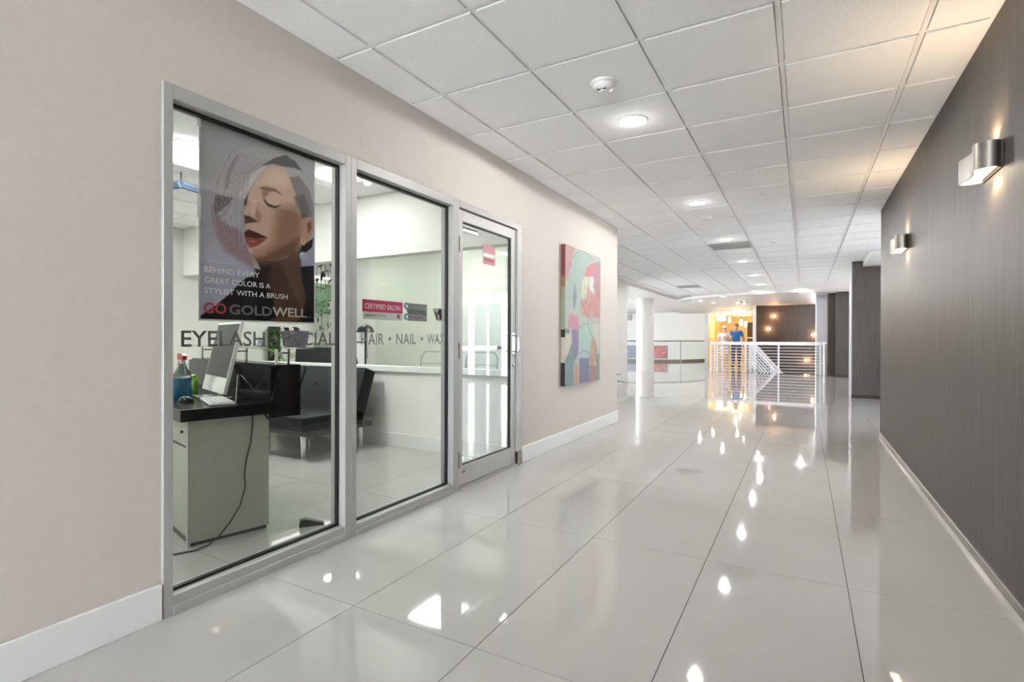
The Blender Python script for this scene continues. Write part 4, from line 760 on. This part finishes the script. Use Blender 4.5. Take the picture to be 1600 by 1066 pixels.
# crystal fitting
q = onz(1163, 469, H-.1); cf = thing('crystal_fitting', 'small sparkling crystal ceiling fitting over the stair', 'chandelier', (q.x, q.y, H-.072)); lathe('canopy', [(.12, 0), (.12, -.02), (.03, -.03)], (0, 0, 0), 'chrome', cf, 18, world=False)
mat('crystal', (.9, .95, 1), .02, trans=.9)
for k in range(10):
    a = k*2.4; r = .05+.012*k; make('crystal', lambda bm: bmesh.ops.create_icosphere(bm, subdivisions=1, radius=.028, matrix=Matrix.Translation((r*math.cos(a), r*math.sin(a), -.08-.012*(k % 4)))), 'crystal', cf, world=False)
tube('stem', [(0, 0, -.03), (0, 0, -.14)], .008, 'chrome', cf, 6, world=False); make('lamp', lambda bm: bmesh.ops.create_icosphere(bm, subdivisions=2, radius=.03, matrix=Matrix.Translation((0, 0, -.15))), 'lens', cf, world=False)
# hanging clear exit-type sign box
q = onz(1072, 465, H-.08); es = thing('hanging_sign', 'small clear hanging sign at the left end of the curved ceiling edge', 'sign', (q.x, q.y, H+.02)); box('mount', (-.12, -.03, -.04), (.12, .03, 0), 'white_plastic', es, world=False); box('clear_panel', (-.16, -.006, -.24), (.16, .006, -.04), 'rail_glass', es, world=False); boxes('panel_edge', [((-.165, -.008, -.245), (.165, .008, -.238)), ((-.165, -.008, -.24), (-.158, .008, -.04)), ((.158, -.008, -.24), (.165, .008, -.04))], 'grille_grey', es, world=False)

# ------------------------------------------------------------------ stair railing
rail = thing('stair_railing', 'white horizontal bar railing in front of the stairwell', 'railing', (-1.2, 19.2, 0)); RY = 19.2; xl, xr = -2.86, .48
box('top_rail', (xl, RY-.03, .93), (xr, RY+.03, 1.04), 'rail_white', rail, bevel=.006)
for x in (xl+.03, -2.62, -1.42, -.73, xr-.03): box('post', (x-.025, RY-.02, 0), (x+.025, RY+.02, .93), 'rail_white', rail)
for k in range(9): tube('bar', [(xl, RY, .06+k*.098), (xr, RY, .06+k*.098)], .011, 'rail_white', rail, 6)
rs = thing('side_railing', 'white bar railing returning back from the left end of the stair railing', 'railing', (xl, 20.6, 0)); pts = [(xl+.02, RY+.05), (xl+.06, 19.9), (xl+.25, 20.5)]
for k in range(9): tube('bar', [(x, y, .06+k*.098) for x, y in pts], .011, 'rail_white', rs, 6)
for x, y in pts[1:]: box('post', (x-.025, y-.02, 0), (x+.025, y+.02, 1.0), 'rail_white', rs)
tube('top_rail', [(x, y, 1.0) for x, y in pts], .035, 'rail_white', rs, 8)
rb = thing('back_railing', 'white bar railing along the left side of the stairwell opening', 'railing', (-1.78, 21.8, 0))
for k in range(9): tube('bar', [(-1.78, 19.75, .06+k*.098), (-1.78, 23.9, .06+k*.098)], .010, 'rail_white', rb, 6)
for y in (19.8, 21.2, 22.6, 23.85): box('post', (-1.8, y-.02, 0), (-1.76, y+.02, 1.0), 'rail_white', rb)
box('top_rail', (-1.81, 19.72, .98), (-1.75, 23.9, 1.04), 'rail_white', rb)
ep = tag(boxes('end_post', [((.52, RY-.03, 0), (.57, RY+.03, 1.02)), ((.50, RY-.04, .99), (.64, RY+.04, 1.03))], 'rail_steel'), 'dark steel post at the right end of the stair railing', 'post')
# descending stair with slanted guard
stair = thing('staircase', 'white stair with slanted guard rails descending behind the railing', 'staircase', (-1.2, 21, -3.2)); sl = (-1.62, .95); n = 13
for k in range(n): box('tread', (-1.68+k*.155, 20.3, -.17-k*.18), (-1.68+(k+1)*.155+.02, 21.6, -.13-k*.18), 'rail_white', stair)
for y in (20.25, 21.65):
    prism('stringer', [(-1.70, y-.02, -.02), (-1.70, y-.02, -.32), (.36, y-.02, -2.72), (.36, y-.02, -2.42)], (0, .04, 0), 'rail_white', stair)
    for j in range(7):
        z = 1.02-j*.13; tube('guard_bar', [(-1.69, y, z), (.38, y, z-2.4)], .018 if j else .045, 'rail_white', stair, 6)
    for x in (-1.65, -1.0, -.35, .3): box('guard_post', (x-.02, y-.02, -.1-(x+1.7)*1.16), (x+.02, y+.02, 1.0-(x+1.7)*1.16), 'rail_white', stair)

# ------------------------------------------------------------------ glass balcony rail at the left
gr = thing('glass_balustrade', 'curved glass balustrade with thin steel handrail beyond the round column', 'railing', (-7, 26, 0)); gp = [(-10.6, 24.6), (-8.6, 24.9), (-6.8, 25.6), (-5.4, 26.9), (-4.4, 29.2)]
tube('handrail', [(x, y, 1.03) for x, y in gp], .03, 'rail_steel', gr, 8)
for i, ((a, b), (c, d)) in enumerate(zip(gp[:-1], gp[1:])):
    e = Vector((c-a, d-b, 0)); nn = Vector((-e.y, e.x, 0)).normalized()*.008; A, B = Vector((a, b, .1))+e*.02, Vector((c, d, .1))-e*.02
    prism('glass_panel', [A-nn, B-nn, B-nn+Vector((0, 0, .86)), A-nn+Vector((0, 0, .86))], nn*2, 'rail_glass', gr); prism('base_shoe', [A-nn*5-Vector((0, 0, .1)), B-nn*5-Vector((0, 0, .1)), B-nn*5, A-nn*5], nn*10, 'rail_steel', gr)
for a, b in gp: tube('post', [(a, b, 0), (a, b, 1.03)], .022, 'rail_steel', gr, 8)
# artworks leaning at the far wall
def art(label, x0, x1, seed, cols):
    y = 29.95; nu, nv = 40, 26; X, Z = np.meshgrid(np.linspace(x0, x1, nu), np.linspace(.06, .74, nv)); p = Paint(X*20, Z*20, cols[0]); r = random.Random(seed)
    for k in range(60): c = (r.uniform(x0, x1)*20, r.uniform(.06, .74)*20); p.ell(c, (r.uniform(.4, 1.6), r.uniform(.3, 1.4)), r.choice(cols), .5, .9)
    t = thing('far_artwork', label, 'painting', ((x0+x1)/2, y, .05)); box('panel', (x0-.02, y-.012, .04), (x1+.02, y+.03, .76), 'ribbed_pot', t); grid_print('painted_face', np.stack([X, np.full(X.shape, y-.014), Z], -1), nu, nv, p.C*.72+50, 'print_matt', t)
art('blue and mauve artwork left of the round column at the far wall', -9.2, -8.0, 5, ((140, 146, 176), (186, 150, 176), (160, 130, 150), (120, 140, 170))); art('red and blue artwork right of the round column at the far wall', -7.6, -6.75, 9, ((214, 96, 96), (116, 120, 180), (230, 170, 160), (190, 70, 76)))
q = ony(982, 496, 29.9); t = thing('wall_speaker', 'small grey square box high on the far white wall', 'speaker', q); box('box', (-.17, 0, -.17), (.17, .09, .17), 'grille_grey', t, world=False); box('grille', (-.13, -.01, -.13), (.13, 0, .13), 'key_grey', t, world=False)

# ------------------------------------------------------------------ golden room beyond the lobby
GRX0, GRX1 = -4.2, -1.9
struct(boxes('wall_golden_left', [((GRX0-.1, 27.6, 0), (GRX0, 33, H))], 'yellow_paint')); struct(box('wall_golden_back', (GRX0, 32.9, 0), (GRX1, 33, H), 'yellow_paint')); struct(box('wall_golden_right', (GRX1, 24.9, 0), (GRX1+.12, 33, H), 'yellow_paint')); struct(box('trim_4', (GRX0, 27.6, 2.42), (GRX1, 33, H), 'white_paint'))
struct(box('wall_golden_jamb', (GRX0-.14, 27.5, 0), (GRX0+.02, 27.62, H), 'lavender_paint'))
tv = thing('dark_cabinet', 'dark cabinet with a pale shelf line in the golden room', 'cabinet', (-2.3, 31.5, 0)); box('body', (-2.72, 31.2, .02), (-1.92, 31.8, 2.05), 'dark_brown', tv); box('shelf_edge', (-2.74, 31.17, 1.18), (-1.92, 31.2, 1.24), 'white_paint', tv); box('side_edge', (-2.76, 31.18, .02), (-2.72, 31.8, 2.05), 'yellow_paint', tv)
for k, (u, v, s, wd) in enumerate(((1121, 497, .1, 'leftmost pendant in the bright cluster in the golden room'), (1127, 498, .1, 'middle pendant in the bright cluster in the golden room'), (1132, 497, .1, 'right pendant in the bright cluster in the golden room'), (1140, 500, .1, 'tall pendant above the person in blue'), (1158, 504, .1, 'pendant nearest the dark cabinet, upper'), (1165, 507, .08, 'small pendant just left of the dark cabinet'))):
    q = ony(u, v, 28.6); t = thing('pendant_lamp', wd, 'pendant lamp', q, 0, 'golden room pendants'); lathe('shade', [(.03, -.16), (.075, -.06), (.07, .08), (.025, .16)], (0, 0, 0), 'pendant_glass', t, 14, world=False); tube('cord', [(0, 0, .16), (0, 0, 2.42-q.z)], .008, 'trunk', t, 6, world=False)
light('golden_room_lamp', 'POINT', (-3.2, 29.5, 2.0), 18, (1, .72, .36), size=.2); light('golden_room_lamp', 'POINT', (-2.9, 31.6, 2.1), 10, (1, .72, .36), size=.2)

# ------------------------------------------------------------------ plant behind the corner of the cream wall
pc = palm('corner_plant', 'dark leafed potted plant just behind the end of the cream wall', -2.86, 7.95, 7, .40, .42, .15, 12, 'dark_leaf')
make('arching_leaf', lambda bm: blade(bm, (.02, 0, .45), (.85, -.08, .75), .38, .022, .55, 7), 'dark_leaf', pc, world=False)

# ------------------------------------------------------------------ two people standing beyond the railing
mat('skin', (.56, .36, .27), .55); mat('skin_tan', (.42, .26, .18), .55); mat('hair_white', (.72, .70, .66), .7); mat('hair_brown', (.16, .09, .05), .7); mat('cloth_white', (.70, .64, .62), .8); mat('cloth_pale', (.62, .55, .52), .8); mat('cloth_blue', (.03, .17, .46), .8); mat('cloth_navy', (.06, .07, .14), .8); mat('shoe', (.5, .48, .46), .6); mat('eye', (.02, .02, .02), .3); mat('lip', (.42, .18, .15), .5); mat('shoe_dark', (.05, .04, .04), .6)
def skin(name, verts, edges, root, m, parent, lvl=1):
    me = bpy.data.meshes.new(name); me.from_pydata([v[0] for v in verts], edges, []); me.materials.append(MATS[m]); o = put(name, me, None, parent, world=False)
    sk = o.modifiers.new('skin', 'SKIN'); sk.use_smooth_shade = True; lay = me.skin_vertices[0] if me.skin_vertices else None
    if lay is None:
        bm = bmesh.new(); bm.from_mesh(me); bm.verts.layers.skin.verify(); bm.to_mesh(me); bm.free(); lay = me.skin_vertices[0]
    for i, v in enumerate(verts):
        r = v[1]; lay.data[i].radius = r if isinstance(r, tuple) else (r, r); lay.data[i].use_root = (i == root)
    o.modifiers.new('sub', 'SUBSURF').levels = lvl; o.modifiers['sub'].render_levels = lvl
    return o
def person(label, loc, rz, h, arms, skinm, topm, botm, hairm, cap, shoem, shorts):
    t = thing('person', label, 'person', loc, rz); s = h/1.72; V = []; E_ = []
    def v(p, r): V.append((tuple(q*s for q in p), tuple(q*s for q in r) if isinstance(r, tuple) else r*s)); return len(V)-1
    def chain(i, L):
        for p, r in L: j = v(p, r); E_.append((i, j)); i = j
        return i
    pel = v((0, 0, .95), (.15, .11)); chest = chain(pel, [((0, 0, 1.12), (.135, .10)), ((0, -.01, 1.32), (.15, .11)), ((0, 0, 1.44), (.10, .075))]); neck = chain(chest, [((0, -.005, 1.50), .052), ((0, -.012, 1.55), .055), ((0, -.02, 1.62), (.072, .085)), ((0, -.01, 1.69), (.055, .065))])
    hands = []
    for sd, (elb, wri, fdir) in zip((-1, 1), arms):
        sh = chain(chest, [((sd*.17, 0, 1.40), .058)]); w_ = chain(sh, [(elb, .043), (wri, .028)]); wv, fv = Vector(wri), Vector(fdir).normalized(); pm = wv+fv*.055; pal = chain(w_, [(tuple(pm), (.030, .018))]); sdv = fv.cross(Vector((0, 1, .2))).normalized()
        for k, (off, L) in enumerate(((-.026, .055), (-.009, .068), (.009, .064), (.026, .048))):
            b = pm+fv*.03+sdv*off; m1 = b+fv*L*.5; m2 = b+fv*L+Vector((0, -.012, -.006)); chain(pal, [(tuple(b), .0095), (tuple(m1), .0085), (tuple(m2), .007)])
        tb = wv+fv*.03-sdv*.035; chain(pal, [(tuple(tb), .010), (tuple(tb+fv*.04-sdv*.012), .008)])
    for sd in (-1, 1): chain(pel, [((sd*.10, 0, .88), .088), ((sd*.105, -.01, .50), .056), ((sd*.11, .01, .30), .054), ((sd*.11, .02, .085), .036), ((sd*.115, -.06, .045), (.042, .035)), ((sd*.12, -.15, .035), (.04, .026))])
    skin('body', V, E_, pel, skinm, t)
    # clothing
    V, E_ = [], []; a = v((0, 0, .92), (.175, .13)); c = chain(a, [((0, 0, 1.12), (.162, .125)), ((0, -.01, 1.32), (.172, .13)), ((0, 0, 1.43), (.12, .09)), ((0, 0, 1.475), (.07, .065))][:3]); c2 = chain(c, [((0, 0, 1.43), (.12, .09)), ((0, 0, 1.475), (.065, .06))])
    for sd, (elb, wri, fdir) in zip((-1, 1), arms):
        e = Vector(elb); q = Vector((sd*.17, 0, 1.40)); chain(c, [(tuple(q), .078), (tuple(q.lerp(e, .8)), .066)])
    skin('shirt', V, E_, a, topm, t)
    V, E_ = [], []; a = v((0, 0, .96), (.165, .122))
    for sd in (-1, 1): chain(a, [((sd*.10, 0, .86), .105), ((sd*.105, -.01, .50 if shorts else .48), .082)]+([] if shorts else [((sd*.11, .01, .28), .07), ((sd*.11, .02, .10), .058)]))
    skin('trousers', V, E_, a, botm, t)
    for sd in (-1, 1):
        o = make('shoe', lambda bm: bm_box(bm, (sd*.12-.048, -.20, .0), (sd*.12+.048, .07, .085)), shoem, t, world=False, smooth=True, bevel=.03, seg=3); o.data.transform(Matrix.Scale(s, 4))
    hd = []
    def ball(nm, c, r, m, cut=None):
        o = make(nm, lambda bm: bmesh.ops.create_uvsphere(bm, u_segments=16, v_segments=12, radius=1, matrix=Matrix.Translation(Vector(c)*s) @ Matrix.Diagonal((r[0]*s, r[1]*s, r[2]*s, 1))), m, t, world=False, smooth=True); return o
    for sd in (-1, 1): ball('eye', (sd*.030, -.098, 1.635), (.011, .008, .006), 'eye'); ball('ear', (sd*.076, -.005, 1.625), (.012, .024, .032), skinm)
    ball('nose', (0, -.108, 1.612), (.014, .022, .024), skinm); ball('mouth', (0, -.095, 1.578), (.024, .010, .007), 'lip')
    if cap: o = lathe('cap', [(.088*s, 1.655*s), (.092*s, 1.68*s), (.078*s, 1.73*s), (.02*s, 1.75*s)], (0, -.01*s, 0), hairm, t, 20, world=False); make('cap_brim', lambda bm: bm_prism(bm, [(-.07*s, -.08*s, 1.665*s), (.07*s, -.08*s, 1.665*s), (.05*s, -.15*s, 1.655*s), (-.05*s, -.15*s, 1.655*s)], (0, 0, .008*s)), hairm, t, world=False)
    else: ball('hair', (0, .018, 1.668), (.082, .088, .075), hairm)
    return t
person('person in white cap and loose white shirt with folded arms beyond the railing', (-2.86, 23.0, 0), .12, 1.66, (((-.27, .0, 1.14), (-.07, -.19, 1.17), (.9, -.15, .3)), ((.27, .0, 1.14), (.06, -.20, 1.22), (-.8, -.1, .6))), 'skin', 'cloth_white', 'cloth_pale', 'hair_white', True, 'shoe', True)
person('person in a blue shirt standing close behind the one in white', (-2.45, 23.35, 0), .05, 1.76, (((-.26, -.02, 1.15), (-.20, -.20, 1.02), (-.3, -.8, -.2)), ((.27, .03, 1.14), (.27, -.06, .90), (0, -.15, -1))), 'skin_tan', 'cloth_blue', 'cloth_navy', 'hair_brown', False, 'shoe_dark', False)
